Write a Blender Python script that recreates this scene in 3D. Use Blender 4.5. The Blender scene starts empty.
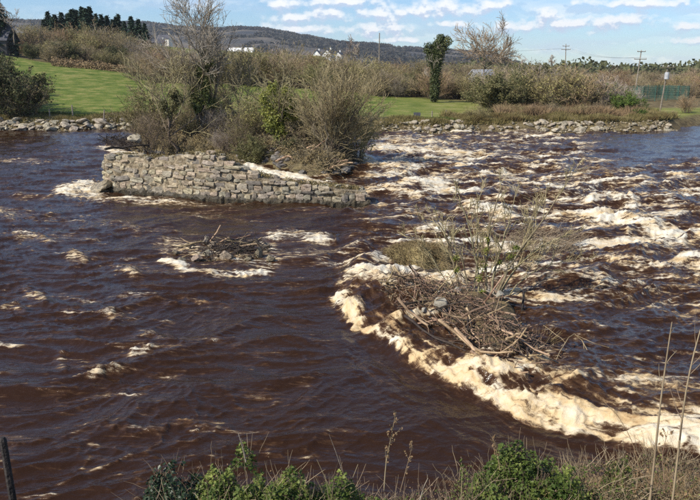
import bpy, math, random
import numpy as np
from mathutils import Vector, Matrix, noise as mnoise

# ------------------------------------------------------------------ camera, sky, sun, exposure
S = bpy.context.scene
COL = S.collection
R = math.radians
CAMH, PITCH, F = 6.0, R(14.84), 687.0          # metres above the river, tilt down, focal length in photo pixels

cam_data = bpy.data.cameras.new('camera')
cam = bpy.data.objects.new('camera', cam_data)
COL.objects.link(cam)
cam.location = (0, 0, CAMH)
cam.rotation_euler = (math.pi / 2 - PITCH, 0, 0)
cam_data.sensor_fit = 'HORIZONTAL'
cam_data.angle = 2 * math.atan(350 / F)
cam_data.clip_start = 0.05
cam_data.clip_end = 20000
S.camera = cam

SUN_EL, SUN_AZ = R(40), R(-122)                # azimuth from +Y towards +X: over the left shoulder
sl = bpy.data.lights.new('sun', 'SUN')
sl.energy = 5.0
sl.angle = R(0.53)
sl.color = (1.0, 0.93, 0.82)
sun = bpy.data.objects.new('sun', sl)
COL.objects.link(sun)
sdir = Vector((math.sin(SUN_AZ) * math.cos(SUN_EL), math.cos(SUN_AZ) * math.cos(SUN_EL), math.sin(SUN_EL)))
sun.rotation_euler = sdir.to_track_quat('Z', 'Y').to_euler()
sun.location = sdir * 60

S.view_settings.view_transform = 'Standard'
S.view_settings.look = 'None'
S.view_settings.gamma = 1
S.view_settings.exposure = 0.27
S.cycles.max_bounces = 5
S.cycles.diffuse_bounces = 2
S.cycles.glossy_bounces = 3
S.cycles.transmission_bounces = 3
S.cycles.volume_bounces = 0
S.cycles.use_denoising = False
S.cycles.sample_clamp_direct = 6
S.cycles.sample_clamp_indirect = 4
S.cycles.caustics_reflective = False
S.cycles.caustics_refractive = False

FWD = np.array([0, math.cos(PITCH), -math.sin(PITCH)])
UPV = np.array([0, math.sin(PITCH), math.cos(PITCH)])
RGT = np.array([1.0, 0, 0])
def ray(px, py):
    return FWD * F + RGT * (px - 350) + UPV * (250 - py)
def G(px, py, z=0.0):                           # the point of height z seen at a photo pixel
    r = ray(px, py); t = (z - CAMH) / r[2]
    return np.array([r[0] * t, r[1] * t, z])
def AT(px, py, Y):                              # the point at depth Y seen at a photo pixel
    r = ray(px, py); t = Y / r[1]
    return np.array([r[0] * t, Y, CAMH + r[2] * t])
def MPP(py, Y):                                 # metres per photo pixel there
    return Y / ray(350, py)[1]
def project(x, y, z):
    v = np.stack([x, y, z - CAMH])
    d = v[1] * FWD[1] + v[2] * FWD[2]
    u = v[1] * UPV[1] + v[2] * UPV[2]
    return 350 + F * v[0] / d, 250 - F * u / d

world = bpy.data.worlds.new('World')
S.world = world
world.use_nodes = True
def build_world():
    nt = world.node_tree; N = nt.nodes; L = nt.links
    bg = N['Background']
    sky = N.new('ShaderNodeTexSky'); sky.sky_type = 'NISHITA'; sky.sun_disc = False
    sky.sun_elevation = SUN_EL; sky.sun_rotation = SUN_AZ
    sky.air_density = 1.0; sky.dust_density = 0.15; sky.ozone_density = 2.5; sky.altitude = 50
    def m(op, a, b=None, c=None, clamp=False):
        n = N.new('ShaderNodeMath'); n.operation = op; n.use_clamp = clamp
        for i, v in enumerate((a, b, c)):
            if v is None: continue
            if isinstance(v, (int, float)): n.inputs[i].default_value = v
            else: L.new(v, n.inputs[i])
        return n.outputs[0]
    tc = N.new('ShaderNodeTexCoord')
    sp = N.new('ShaderNodeSeparateXYZ'); L.new(tc.outputs['Generated'], sp.inputs[0])
    X, Y, Z = sp.outputs
    az = m('ARCTAN2', X, Y)
    el = m('ARCSINE', Z)
    # cumulus banks low over the far bank: azimuth, elevation and half sizes of each, in photo terms
    cl = [(380, 30, 36, 7), (385, 14, 30, 7), (440, 10, 42, 8), (490, 7, 22, 6), (549, 14, 18, 6), (520, 27, 34, 5),
          (570, 25, 36, 5.5), (604, 23, 20, 7), (637, 19, 22, 5.5), (640, 3, 52, 5), (294, 18, 24, 6), (300, 29, 34, 6),
          (327, 14, 26, 7), (345, 2, 44, 5), (690, 26, 16, 5), (694, 41, 24, 3), (283, 5, 18, 5), (455, 24, 24, 3.5), (400, 40, 30, 3)]
    def field(dy):
        cmb = N.new('ShaderNodeCombineXYZ')
        L.new(az, cmb.inputs[0]); L.new(m('ADD', el, dy), cmb.inputs[1])
        p = cmb.outputs[0]
        nz = N.new('ShaderNodeTexNoise'); nz.inputs['Scale'].default_value = 1.0
        nz.inputs['Detail'].default_value = 5; nz.inputs['Roughness'].default_value = 0.5
        sc = N.new('ShaderNodeVectorMath'); sc.operation = 'MULTIPLY'; L.new(p, sc.inputs[0])
        sc.inputs[1].default_value = (55, 75, 1); L.new(sc.outputs[0], nz.inputs['Vector'])
        best = None
        for (cx, cy, w, h) in cl:
            r = ray(cx, cy); r = r / np.linalg.norm(r)
            a0 = math.atan2(r[0], r[1]); e0 = math.asin(r[2])
            sb = N.new('ShaderNodeVectorMath'); sb.operation = 'SUBTRACT'; L.new(p, sb.inputs[0])
            sb.inputs[1].default_value = (a0, e0, 0)
            ml = N.new('ShaderNodeVectorMath'); ml.operation = 'MULTIPLY'; L.new(sb.outputs[0], ml.inputs[0])
            ml.inputs[1].default_value = (F / (w * 1.25), F / (h * 1.45), 0)
            ln = N.new('ShaderNodeVectorMath'); ln.operation = 'LENGTH'; L.new(ml.outputs[0], ln.inputs[0])
            best = ln.outputs['Value'] if best is None else m('MINIMUM', best, ln.outputs['Value'])
        d = m('SUBTRACT', 1.0, best)
        d = m('MAXIMUM', d, -1.2)
        return m('ADD', d, m('MULTIPLY', m('SUBTRACT', nz.outputs['Fac'], 0.5), 2.3))
    f0 = field(0.0); f1 = field(0.006)
    # fair-weather clouds over the rest of the sky, on a flat layer
    dv = m('ADD', m('MAXIMUM', Z, 0.0), 0.06)
    cp = N.new('ShaderNodeCombineXYZ'); L.new(m('DIVIDE', X, dv), cp.inputs[0]); L.new(m('DIVIDE', Y, dv), cp.inputs[1])
    n2 = N.new('ShaderNodeTexNoise'); n2.inputs['Scale'].default_value = 0.8; n2.inputs['Detail'].default_value = 7
    L.new(cp.outputs[0], n2.inputs['Vector'])
    def sstep(v, a, b):
        r = N.new('ShaderNodeMapRange'); r.interpolation_type = 'SMOOTHSTEP'
        L.new(v, r.inputs[0]); r.inputs[1].default_value = a; r.inputs[2].default_value = b
        return r.outputs[0]
    high = m('MULTIPLY', sstep(n2.outputs['Fac'], 0.56, 0.74), sstep(el, 0.10, 0.2))
    veil = N.new('ShaderNodeTexNoise'); veil.inputs['Scale'].default_value = 1.0; veil.inputs['Detail'].default_value = 4
    vv = N.new('ShaderNodeCombineXYZ'); L.new(m('MULTIPLY', az, 7), vv.inputs[0]); L.new(m('MULTIPLY', el, 34), vv.inputs[1])
    vv.inputs[2].default_value = 3.7
    L.new(vv.outputs[0], veil.inputs['Vector'])
    wisp = m('MULTIPLY', sstep(veil.outputs['Fac'], 0.42, 0.75), 0.55)
    dens = m('MAXIMUM', m('MULTIPLY', sstep(f0, -0.15, 0.95), 0.95), m('MAXIMUM', m('MULTIPLY', high, 0.8), wisp), clamp=True)
    lit = sstep(m('SUBTRACT', f0, f1), -0.22, 0.25)
    ccol = N.new('ShaderNodeMix'); ccol.data_type = 'RGBA'
    L.new(lit, ccol.inputs[0])
    ccol.inputs[6].default_value = (5.6, 6.4, 8.0, 1); ccol.inputs[7].default_value = (9.6, 9.7, 9.8, 1)
    tint = N.new('ShaderNodeMix'); tint.data_type = 'RGBA'; tint.blend_type = 'MULTIPLY'; tint.inputs[0].default_value = 1
    L.new(sky.outputs[0], tint.inputs[6]); tint.inputs[7].default_value = SKY_TINT
    mx = N.new('ShaderNodeMix'); mx.data_type = 'RGBA'
    L.new(dens, mx.inputs[0]); L.new(tint.outputs[2], mx.inputs[6]); L.new(ccol.outputs[2], mx.inputs[7])
    L.new(mx.outputs[2], bg.inputs[0])
    bg.inputs[1].default_value = 0.097
SKY_TINT = (0.78, 0.98, 1.24, 1)
build_world()

# ------------------------------------------------------------------ noise and mesh helpers
def _hash(ix, iy, seed):
    h = (ix.astype(np.int64) * 374761393 + iy.astype(np.int64) * 668265263 + seed * 1442695041) & 0xFFFFFFFF
    h = ((h ^ (h >> 13)) * 1274126177) & 0xFFFFFFFF
    return (h ^ (h >> 16)) & 0xFFFF
_A = np.linspace(0, 2 * math.pi, 257)[:256]
_GX, _GY = np.cos(_A).astype(np.float32), np.sin(_A).astype(np.float32)
def gn(x, y, seed=0):                           # gradient noise, about -1..1
    x = np.asarray(x, float); y = np.asarray(y, float)
    xi = np.floor(x); yi = np.floor(y)
    fx = (x - xi).astype(np.float32); fy = (y - yi).astype(np.float32)
    def g(ox, oy):
        k = _hash(xi + ox, yi + oy, seed) & 255
        return _GX[k] * (fx - ox) + _GY[k] * (fy - oy)
    u = fx * fx * fx * (fx * (fx * 6 - 15) + 10); v = fy * fy * fy * (fy * (fy * 6 - 15) + 10)
    a = g(0, 0); b = g(1, 0); c = g(0, 1); d = g(1, 1)
    return 1.5 * (a + (b - a) * u + (c - a) * v + (a - b - c + d) * u * v)
def fbm(x, y, seed=0, oct=4, gain=.5):
    s = 0; a = 1; t = 0
    for i in range(oct):
        s = s + a * gn(x, y, seed + 17 * i); t += a
        x = x * 2.03 + 5.1; y = y * 2.03 + 1.7; a *= gain
    return s / t
def ss(a, b, x):
    t = np.clip((x - a) / (b - a), 0, 1); return t * t * (3 - 2 * t)

def mesh_from(name, V, faces, mat, smooth=False, mats=None, midx=None):
    me = bpy.data.meshes.new(name)
    V = np.asarray(V, np.float32)
    if isinstance(faces, np.ndarray):
        n, k = faces.shape
        me.vertices.add(len(V)); me.vertices.foreach_set('co', V.ravel())
        me.loops.add(n * k); me.loops.foreach_set('vertex_index', faces.astype(np.int32).ravel())
        me.polygons.add(n); me.polygons.foreach_set('loop_start', np.arange(0, n * k, k, dtype=np.int32))
        me.update(calc_edges=True)
    else:
        me.from_pydata(V.tolist(), [], faces); me.update()
    if mats:
        for q in mats: me.materials.append(q)
    else:
        me.materials.append(mat)
    if midx is not None:
        me.polygons.foreach_set('material_index', np.asarray(midx, np.int32))
    me.polygons.foreach_set('use_smooth', np.full(len(me.polygons), smooth, bool))
    return me
def link(name, me, parent=None, loc=(0, 0, 0), rot=(0, 0, 0), sc=(1, 1, 1)):
    o = bpy.data.objects.new(name, me); COL.objects.link(o)
    o.location = loc; o.rotation_euler = rot; o.scale = sc
    if parent: o.parent = parent
    return o
def tag(o, label, cat, group=None):
    o['label'] = label; o['category'] = cat
    if group: o['group'] = group
    return o
def thing(name, label, cat, loc=(0, 0, 0), rz=0, group=None, sc=(1, 1, 1)):
    o = link(name, None, None, loc, (0, 0, rz), sc)
    o.empty_display_size = 0.2
    return tag(o, label, cat, group)
def kind(o, k): o['kind'] = k; return o
def dup(root, loc, rz=0, sc=(1, 1, 1), label=None, group=None, tilt=(0, 0)):
    r = root.copy(); COL.objects.link(r)
    r.location = loc; r.rotation_euler = (tilt[0], tilt[1], rz); r.scale = sc
    if label: r['label'] = label
    if group: r['group'] = group
    elif 'group' in r and group is False: del r['group']
    for ch in list(root.children):
        c = ch.copy(); COL.objects.link(c); c.parent = r
        for g in list(ch.children):
            d = g.copy(); COL.objects.link(d); d.parent = c
    return r

class Geo:                                      # collects plain shapes into one mesh
    def __init__(s): s.v = []; s.f = []
    def add(s, V, Fc):
        o = len(s.v); s.v += [tuple(map(float, p)) for p in V]; s.f += [tuple(i + o for i in f) for f in Fc]; return s
    def box(s, c, d, rz=0.0, taper=1.0):
        x, y, z = (q / 2 for q in d); ca, sa = math.cos(rz), math.sin(rz); V = []
        for zz, k in ((-z, 1), (z, taper)):
            for xx, yy in ((-x, -y), (x, -y), (x, y), (-x, y)):
                V.append((c[0] + (xx * ca - yy * sa) * k, c[1] + (xx * sa + yy * ca) * k, c[2] + zz))
        return s.add(V, [(3, 2, 1, 0), (4, 5, 6, 7), (0, 1, 5, 4), (1, 2, 6, 5), (2, 3, 7, 6), (3, 0, 4, 7)])
    def tube(s, pts, rad, n=6):
        V, Fc = tubes(np.array(pts, float)[None], np.array(rad, float)[None], n, cap=True)
        return s.add(V, Fc)
    def mesh(s, name, mat, smooth=False): return mesh_from(name, s.v, s.f, mat, smooth)

def tubes(P, Rad, n=3, cap=False):
    """P (N,K,3) paths, Rad (N,K) -> verts, faces"""
    N, K, _ = P.shape
    T = np.empty_like(P); T[:, 1:-1] = P[:, 2:] - P[:, :-2]; T[:, 0] = P[:, 1] - P[:, 0]; T[:, -1] = P[:, -1] - P[:, -2]
    T /= np.linalg.norm(T, axis=2, keepdims=True) + 1e-9
    ref = np.where(np.abs(T[:, :1, 2:3]) > .9, np.array([[[1., 0, 0]]]), np.array([[[0, 0, 1.]]]))
    ref = np.broadcast_to(ref, P.shape)
    A = np.cross(T, ref); A /= np.linalg.norm(A, axis=2, keepdims=True) + 1e-9
    B = np.cross(T, A)
    an = np.arange(n) * 2 * math.pi / n
    V = P[:, :, None, :] + Rad[:, :, None, None] * (A[:, :, None, :] * np.cos(an)[None, None, :, None] + B[:, :, None, :] * np.sin(an)[None, None, :, None])
    idx = np.arange(N * K * n).reshape(N, K, n)
    a = idx[:, :-1]; b = idx[:, 1:]
    Q = np.stack([a, np.roll(a, -1, 2), np.roll(b, -1, 2), b], -1).reshape(-1, 4)
    if cap:
        fl = [tuple(q) for q in Q.tolist()]
        for i in range(N):
            fl.append(tuple(idx[i, 0][::-1].tolist())); fl.append(tuple(idx[i, -1].tolist()))
        return V.reshape(-1, 3), fl
    return V.reshape(-1, 3), Q

def merge(parts):
    V = []; Fc = []; o = 0
    for v, f in parts:
        V.append(v); Fc.append(f + o); o += len(v)
    return np.concatenate(V), np.concatenate(Fc)

def grow(rg, P, Rad, n, t0, t1, ang, ratio, K, up=0.1, wig=0.12, rr=.6, lenvar=.35, length=None):
    """children of every path in P: n each, spread over t0..t1"""
    N, KP, _ = P.shape
    t = t0 + (t1 - t0) * ((np.arange(n)[None] + rg.random((N, n))) / n)
    fi = t * (KP - 1); i0 = np.clip(fi.astype(int), 0, KP - 2); fr = (fi - i0)
    ii = np.arange(N)[:, None]
    base = P[ii, i0] * (1 - fr)[..., None] + P[ii, i0 + 1] * fr[..., None]
    rad = Rad[ii, i0] * (1 - fr) + Rad[ii, i0 + 1] * fr
    T = P[ii, i0 + 1] - P[ii, i0]; T /= np.linalg.norm(T, axis=2, keepdims=True) + 1e-9
    seg = np.linalg.norm(np.diff(P, axis=1), axis=2).sum(1)
    L = (seg[:, None] * ratio if length is None else np.full((N, n), length)) * (1 + lenvar * (rg.random((N, n)) * 2 - 1)) * (1.15 - .55 * t)
    rnd = rg.normal(size=(N, n, 3)); perp = np.cross(T, rnd); perp /= np.linalg.norm(perp, axis=2, keepdims=True) + 1e-9
    a = ang * (0.7 + .6 * rg.random((N, n)))[..., None]
    D = T * np.cos(a) + perp * np.sin(a)
    base = base.reshape(-1, 3); D = D.reshape(-1, 3); L = L.reshape(-1); rad = rad.reshape(-1)
    M = len(L); out = np.empty((M, K, 3)); out[:, 0] = base; p = base.copy()
    for k in range(1, K):
        D = D + rg.normal(size=(M, 3)) * wig; D[:, 2] += up
        D /= np.linalg.norm(D, axis=1, keepdims=True)
        p = p + D * (L / (K - 1))[:, None]; out[:, k] = p
    tt = np.linspace(1, .35, K)[None]
    return out, rad[:, None] * rr * tt

def leaf_quads(rg, C, size, nrm=None, flat=.5, aspect=.6, fold=True):
    """one small pointed leaf (two triangles folded on the midrib, as a 4-vertex kite pair) at every point of C"""
    N = len(C)
    n = rg.normal(size=(N, 3))
    if nrm is not None: n = n * (1 - flat) + nrm * flat * 1.6
    n /= np.linalg.norm(n, axis=1, keepdims=True) + 1e-9
    t = np.cross(n, rg.normal(size=(N, 3))); t /= np.linalg.norm(t, axis=1, keepdims=True) + 1e-9
    b = np.cross(n, t)
    s = (size * (.6 + .8 * rg.random(N)))[:, None]
    w = s * aspect * .5
    V = np.stack([C - t * s * .5, C + b * w - t * s * .1 + n * s * .12, C + t * s * .55, C - b * w - t * s * .1 + n * s * .12], 1)
    idx = np.arange(N * 4).reshape(N, 4)
    Fc = np.concatenate([idx[:, [0, 1, 2]], idx[:, [0, 2, 3]]])
    return V.reshape(-1, 3), Fc

# ------------------------------------------------------------------ materials
MATS = {}
def mat(name, c1, c2, scale=4.0, rough=.8, bump=.0, bscale=None, trans=0.0, vary=0.0, spec=.3, detail=5, c3=None, stretch=None):
    m = bpy.data.materials.new(name); m.use_nodes = True; MATS[name] = m
    nt = m.node_tree; N = nt.nodes; L = nt.links; b = N['Principled BSDF']
    tc = N.new('ShaderNodeTexCoord'); src = tc.outputs['Object']
    if stretch:
        mp = N.new('ShaderNodeMapping'); mp.inputs['Scale'].default_value = stretch; L.new(src, mp.inputs[0]); src = mp.outputs[0]
    oi = N.new('ShaderNodeObjectInfo')
    ad = N.new('ShaderNodeVectorMath'); ad.operation = 'MULTIPLY_ADD'
    cb = N.new('ShaderNodeCombineXYZ')
    for i in range(3): L.new(oi.outputs['Random'], cb.inputs[i])
    L.new(cb.outputs[0], ad.inputs[0]); ad.inputs[1].default_value = (37, 53, 71); L.new(src, ad.inputs[2])
    nz = N.new('ShaderNodeTexNoise'); nz.inputs['Scale'].default_value = scale; nz.inputs['Detail'].default_value = detail
    nz.inputs['Roughness'].default_value = .62
    L.new(ad.outputs[0], nz.inputs['Vector'])
    cr = N.new('ShaderNodeValToRGB'); e = cr.color_ramp.elements
    e[0].position = .34; e[0].color = (*c1, 1); e[1].position = .66; e[1].color = (*c2, 1)
    if c3 is not None:
        x = cr.color_ramp.elements.new(.5); x.color = (*c3, 1)
    L.new(nz.outputs['Fac'], cr.inputs[0]); out = cr.outputs[0]
    if vary:
        hs = N.new('ShaderNodeHueSaturation'); L.new(out, hs.inputs['Color'])
        mr = N.new('ShaderNodeMapRange'); L.new(oi.outputs['Random'], mr.inputs[0])
        mr.inputs[3].default_value = 1 - vary; mr.inputs[4].default_value = 1 + vary; L.new(mr.outputs[0], hs.inputs['Value'])
        wn = N.new('ShaderNodeTexWhiteNoise'); wn.noise_dimensions = '1D'; L.new(oi.outputs['Random'], wn.inputs['W'])
        m2 = N.new('ShaderNodeMapRange'); L.new(wn.outputs['Value'], m2.inputs[0])
        m2.inputs[3].default_value = .5 - vary * .07; m2.inputs[4].default_value = .5 + vary * .07; L.new(m2.outputs[0], hs.inputs['Hue'])
        out = hs.outputs[0]
    L.new(out, b.inputs['Base Color'])
    b.inputs['Roughness'].default_value = rough
    b.inputs['Specular IOR Level'].default_value = spec
    if bump:
        bz = N.new('ShaderNodeTexNoise'); bz.inputs['Scale'].default_value = bscale or scale * 4; bz.inputs['Detail'].default_value = 6
        L.new(ad.outputs[0], bz.inputs['Vector'])
        bp = N.new('ShaderNodeBump'); bp.inputs['Strength'].default_value = bump; bp.inputs['Distance'].default_value = .05
        L.new(bz.outputs['Fac'], bp.inputs['Height']); L.new(bp.outputs[0], b.inputs['Normal'])
    if trans:
        tr = N.new('ShaderNodeBsdfTranslucent'); L.new(out, tr.inputs[0])
        mx = N.new('ShaderNodeMixShader'); mx.inputs[0].default_value = trans
        L.new(b.outputs[0], mx.inputs[1]); L.new(tr.outputs[0], mx.inputs[2])
        L.new(mx.outputs[0], N['Material Output'].inputs[0])
    return m

mat('bark', (.10, .08, .055), (.22, .175, .125), 3, .9, .4, vary=.2)
mat('pale_bark', (.17, .14, .08), (.34, .29, .18), 4, .9, .3, vary=.2)
mat('twig_brown', (.175, .13, .08), (.34, .27, .175), 2, .85, vary=.25)
mat('twig_olive', (.22, .18, .09), (.39, .33, .18), 1.5, .85, vary=.2)
mat('twig_grey', (.25, .205, .16), (.43, .365, .295), 1.5, .85, vary=.2)
mat('twig_russet', (.22, .14, .08), (.38, .265, .16), 1.5, .85, vary=.2)
mat('bud_leaf', (.19, .155, .06), (.35, .30, .12), 1.2, .7, trans=.3, vary=.25)
mat('dull_leaf', (.10, .105, .04), (.21, .20, .08), 1.2, .6, trans=.25, vary=.25)
mat('ivy_leaf', (.075, .105, .03), (.21, .225, .065), 2.5, .45, trans=.2, vary=.15)
mat('ivy_yellow', (.13, .16, .03), (.27, .27, .06), 2.5, .45, trans=.25, vary=.15)
mat('gorse_leaf', (.05, .10, .02), (.15, .22, .04), 1.2, .6, trans=.2, vary=.15)
mat('ground_ivy', (.05, .085, .016), (.24, .275, .065), 5, .5, trans=.25, spec=.22, c3=(.09, .125, .028))
mat('shaded_shrub_leaf', (.010, .022, .008), (.026, .048, .017), 5, .42, trans=.12, spec=.35)  # dark leaf colour with the shade over the left bush painted in
mat('dead_leaf', (.16, .10, .05), (.32, .22, .12), 4, .8, trans=.2)
mat('conifer_needles', (.018, .042, .024), (.05, .085, .045), .8, .7, vary=.2)
mat('heath', (.10, .08, .03), (.30, .235, .11), 6, .95, .6)
mat('dry_straw', (.22, .145, .08), (.42, .31, .17), 2, .8, trans=.25)
mat('driftwood', (.12, .075, .04), (.44, .32, .20), 3, .85, .5, 20, vary=.35, stretch=(1, 1, .35))
mat('dark_wood', (.025, .018, .014), (.075, .055, .04), 5, .7, .5, 20, vary=.2)
mat('post_wood', (.16, .13, .10), (.32, .28, .22), 6, .9, .4, 25, vary=.15)
mat('old_post', (.02, .018, .018), (.06, .05, .045), 8, .85, .5, 25)
mat('boulder_stone', (.15, .125, .085), (.46, .40, .30), 2.5, .9, .7, 9, vary=.22)
mat('dark_stone', (.07, .062, .055), (.20, .18, .155), 2.5, .85, .7, 9, vary=.3)
mat('wet_stone', (.09, .07, .045), (.32, .25, .16), 4, .35, .6, 14, vary=.25, spec=.5)
mat('grey_stone', (.24, .215, .165), (.42, .385, .31), 4, .85, .4, 14)
mat('white_paint', (.72, .72, .70), (.80, .80, .78), 2, .7)
mat('cream_paint', (.62, .58, .48), (.72, .68, .58), 2, .7)
mat('slate_roof', (.055, .055, .065), (.10, .10, .115), 3, .6)
mat('grey_metal_roof', (.30, .31, .33), (.40, .41, .43), 2, .5)
mat('window_glass', (.02, .025, .03), (.05, .055, .06), 1, .1)
mat('door_paint', (.05, .045, .04), (.09, .08, .07), 1, .5)
mat('brick_red', (.25, .12, .08), (.36, .19, .13), 4, .85)
mat('galvanised', (.35, .36, .37), (.5, .51, .52), 3, .45)
mat('ceramic', (.35, .33, .30), (.5, .48, .45), 3, .3)
mat('wire_metal', (.05, .05, .05), (.09, .09, .09), 3, .5)
mat('green_mesh', (.04, .11, .08), (.08, .17, .13), 1, .6)
mat('mound_earth', (.07, .05, .03), (.20, .15, .075), 2.2, .95, .8, 8)
mat('island_turf', (.07, .05, .028), (.22, .165, .085), 1.4, .95, .9, 7, c3=(.13, .105, .05))
mat('undergrowth', (.12, .09, .04), (.27, .205, .10), 1.2, .9, vary=.1)
mat('bracken', (.15, .10, .05), (.31, .225, .12), .6, .9, vary=.1)
mat('hedge_green', (.055, .065, .025), (.13, .13, .05), 1, .7, trans=.15)
# ------------------------------------------------------------------ the ground, one sheet to the horizon
_bp = [(-900, 131), (-200, 131), (0, 131), (60, 131.5), (135, 129.5), (200, 131), (300, 133), (380, 134), (440, 133.5), (545, 131.5), (600, 133), (650, 132), (674, 130.5), (690, 127), (720, 123)]
_bw = np.array([G(*q)[:2] for q in _bp])
_bw = np.concatenate([_bw, [[70, 95], [120, 98], [400, 100]]])
def bank_y(x): return np.interp(x, _bw[:, 0], _bw[:, 1]) + .5 * gn(np.asarray(x) * .45, np.zeros_like(x) + 3.3, 5) + .25 * gn(np.asarray(x) * 1.4, np.zeros_like(x) + 1.3, 6)
_edge_col = [-400, 0, 60, 130, 200, 300, 380, 480, 600, 1200]
_edge_py = [42, 52, 62, 72, 80, 88, 95, 103, 108, 108]
_edge_D = [140, 140, 135, 130, 125, 118, 108, 98, 92, 92]
_edge_z = [AT(350, p, d)[2] for p, d in zip(_edge_py, _edge_D)]
_up_z = [17, 13.5, 13.0, 11.5, 8, 4.5, 3.0, 2.5, 2.2, 2.2]
def near_shift(x): return ss(.6, 3.6, x) * 1.7 - ss(-.5, -3, x) * .5
def terrain(x, y):
    x = np.asarray(x, float); y = np.asarray(y, float)
    yn = y - near_shift(x)
    near = np.where(yn < 3, 2.6 + 1.9 * ss(3, -1, yn), 2.6 - .58 * (yn - 3)) + .10 * gn(x * 1.1, y * 1.1, 40)
    near = np.maximum(near, -1.4)
    s = y - bank_y(x)
    col = 350 + F * .99 * x / np.maximum(y, 20)
    D = np.interp(col, _edge_col, _edge_D); ze = np.interp(col, _edge_col, _edge_z); zu = np.interp(col, _edge_col, _up_z)
    bank = -1.4 + 1.3 * ss(-5, -.3, s) + 1.0 * ss(-.4, 2.6, s)
    t = np.clip((y - 70) / (D - 70), 0, 1)
    field = (ze - .9) * (t ** 1.25)
    up = (zu - ze) * ss(0, 1, (y - D) / 90.0)
    far = ss(480, 1500, y) * (4 - zu) + 9 * np.exp(-((y - 430) / 80.) ** 2) * ss(130, 170, col) * ss(350, 320, col)
    z = bank + np.where(s > 0, field + up + far, 0) + np.where(s > 2, .12 * fbm(x * .12, y * .12, 9), 0)
    return np.where(y < 30, near, z)
def TZ(x, y): return float(terrain(np.array([x]), np.array([y]))[0])

def build_ground():
    ys = np.concatenate([np.arange(-30, 2, 2.), np.arange(2, 13, .22), np.arange(13, 60, 4.), np.arange(60, 76, .35), np.arange(76, 150, 1.5), np.arange(150, 420, 8), np.geomspace(420, 4600, 22)])
    us = np.sign(np.linspace(-1, 1, 301)) * np.abs(np.linspace(-1, 1, 301)) ** 1.25
    U, Yg = np.meshgrid(us, ys)
    X = U * np.maximum(60, Yg + 30) * 1.15
    near = Yg < 13
    X = np.where(near, U * (50 - 0 * Yg) * np.where(np.abs(U) < .7, .55 + .0 * U, .55), X)
    Z = terrain(X, Yg)
    V = np.stack([X, Yg, Z], -1).reshape(-1, 3)
    h, w = X.shape; idx = np.arange(h * w).reshape(h, w)
    Q = np.stack([idx[:-1, :-1], idx[:-1, 1:], idx[1:, 1:], idx[1:, :-1]], -1).reshape(-1, 4)
    me = mesh_from('ground', V, Q, GROUND, True)
    s = Yg - bank_y(X)
    col = 350 + F * .99 * X / np.maximum(Yg, 20)
    D = np.interp(col, _edge_col, _edge_D)
    grass = ss(1.6, 3.6, s + .8 * gn(X * .5, Yg * .5, 3)) * (1 - ss(-3, 3, Yg - D + 3 * gn(X * .12, Yg * .12, 8)))
    grass = np.where(Yg < 30, 0.0, grass)
    patch = np.where(Yg > 300, ss(-.1, .25, fbm(X * .004, Yg * .004, 77, 3)), 0)
    a = me.attributes.new('grass', 'FLOAT', 'POINT'); a.data.foreach_set('value', np.clip(grass + patch * .8, 0, 1).astype(np.float32).ravel())
    rightward = ss(380, 470, col)                # rougher, tawnier pasture on the flat right-hand field
    a = me.attributes.new('rough', 'FLOAT', 'POINT'); a.data.foreach_set('value', rightward.astype(np.float32).ravel())
    return kind(link('ground', me), 'structure')

def ground_mat():
    m = bpy.data.materials.new('ground_cover'); m.use_nodes = True
    nt = m.node_tree; N = nt.nodes; L = nt.links; b = N['Principled BSDF']
    tc = N.new('ShaderNodeTexCoord')
    def noise(s, d=5, st=None):
        n = N.new('ShaderNodeTexNoise'); n.inputs['Scale'].default_value = s; n.inputs['Detail'].default_value = d
        n.inputs['Roughness'].default_value = .65
        if st:
            mp = N.new('ShaderNodeMapping'); mp.inputs['Scale'].default_value = st
            L.new(tc.outputs['Object'], mp.inputs[0]); L.new(mp.outputs[0], n.inputs['Vector'])
        else: L.new(tc.outputs['Object'], n.inputs['Vector'])
        return n.outputs['Fac']
    def ramp(f, *stops):
        r = N.new('ShaderNodeValToRGB'); e = r.color_ramp.elements
        e[0].position, e[0].color = stops[0][0], (*stops[0][1], 1); e[1].position, e[1].color = stops[-1][0], (*stops[-1][1], 1)
        for p, c in stops[1:-1]:
            q = e.new(p); q.color = (*c, 1)
        L.new(f, r.inputs[0]); return r.outputs[0]
    def mix(f, a, c):
        x = N.new('ShaderNodeMix'); x.data_type = 'RGBA'; L.new(f, x.inputs[0]); L.new(a, x.inputs[6]); L.new(c, x.inputs[7]); return x.outputs[2]
    def att(n):
        a = N.new('ShaderNodeAttribute'); a.attribute_name = n; return a.outputs['Fac']
    lush = ramp(noise(.5, 12), (.34, (.06, .10, .015)), (.5, (.125, .160, .030)), (.66, (.25, .225, .075)))
    rough = ramp(noise(.35, 7), (.32, (.12, .14, .03)), (.5, (.19, .20, .05)), (.68, (.32, .28, .12)))
    g = mix(att('rough'), lush, rough)
    earth = ramp(noise(1.3, 8), (.3, (.05, .038, .02)), (.48, (.12, .09, .045)), (.62, (.20, .16, .08)), (.75, (.13, .14, .04)))
    L.new(mix(att('grass'), earth, g), b.inputs['Base Color'])
    b.inputs['Roughness'].default_value = .95; b.inputs['Specular IOR Level'].default_value = .15
    bp = N.new('ShaderNodeBump'); bp.inputs['Strength'].default_value = .8; bp.inputs['Distance'].default_value = .12
    L.new(noise(3.5, 9), bp.inputs['Height']); L.new(bp.outputs[0], b.inputs['Normal'])
    return m
GROUND = ground_mat()
build_ground()

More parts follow.
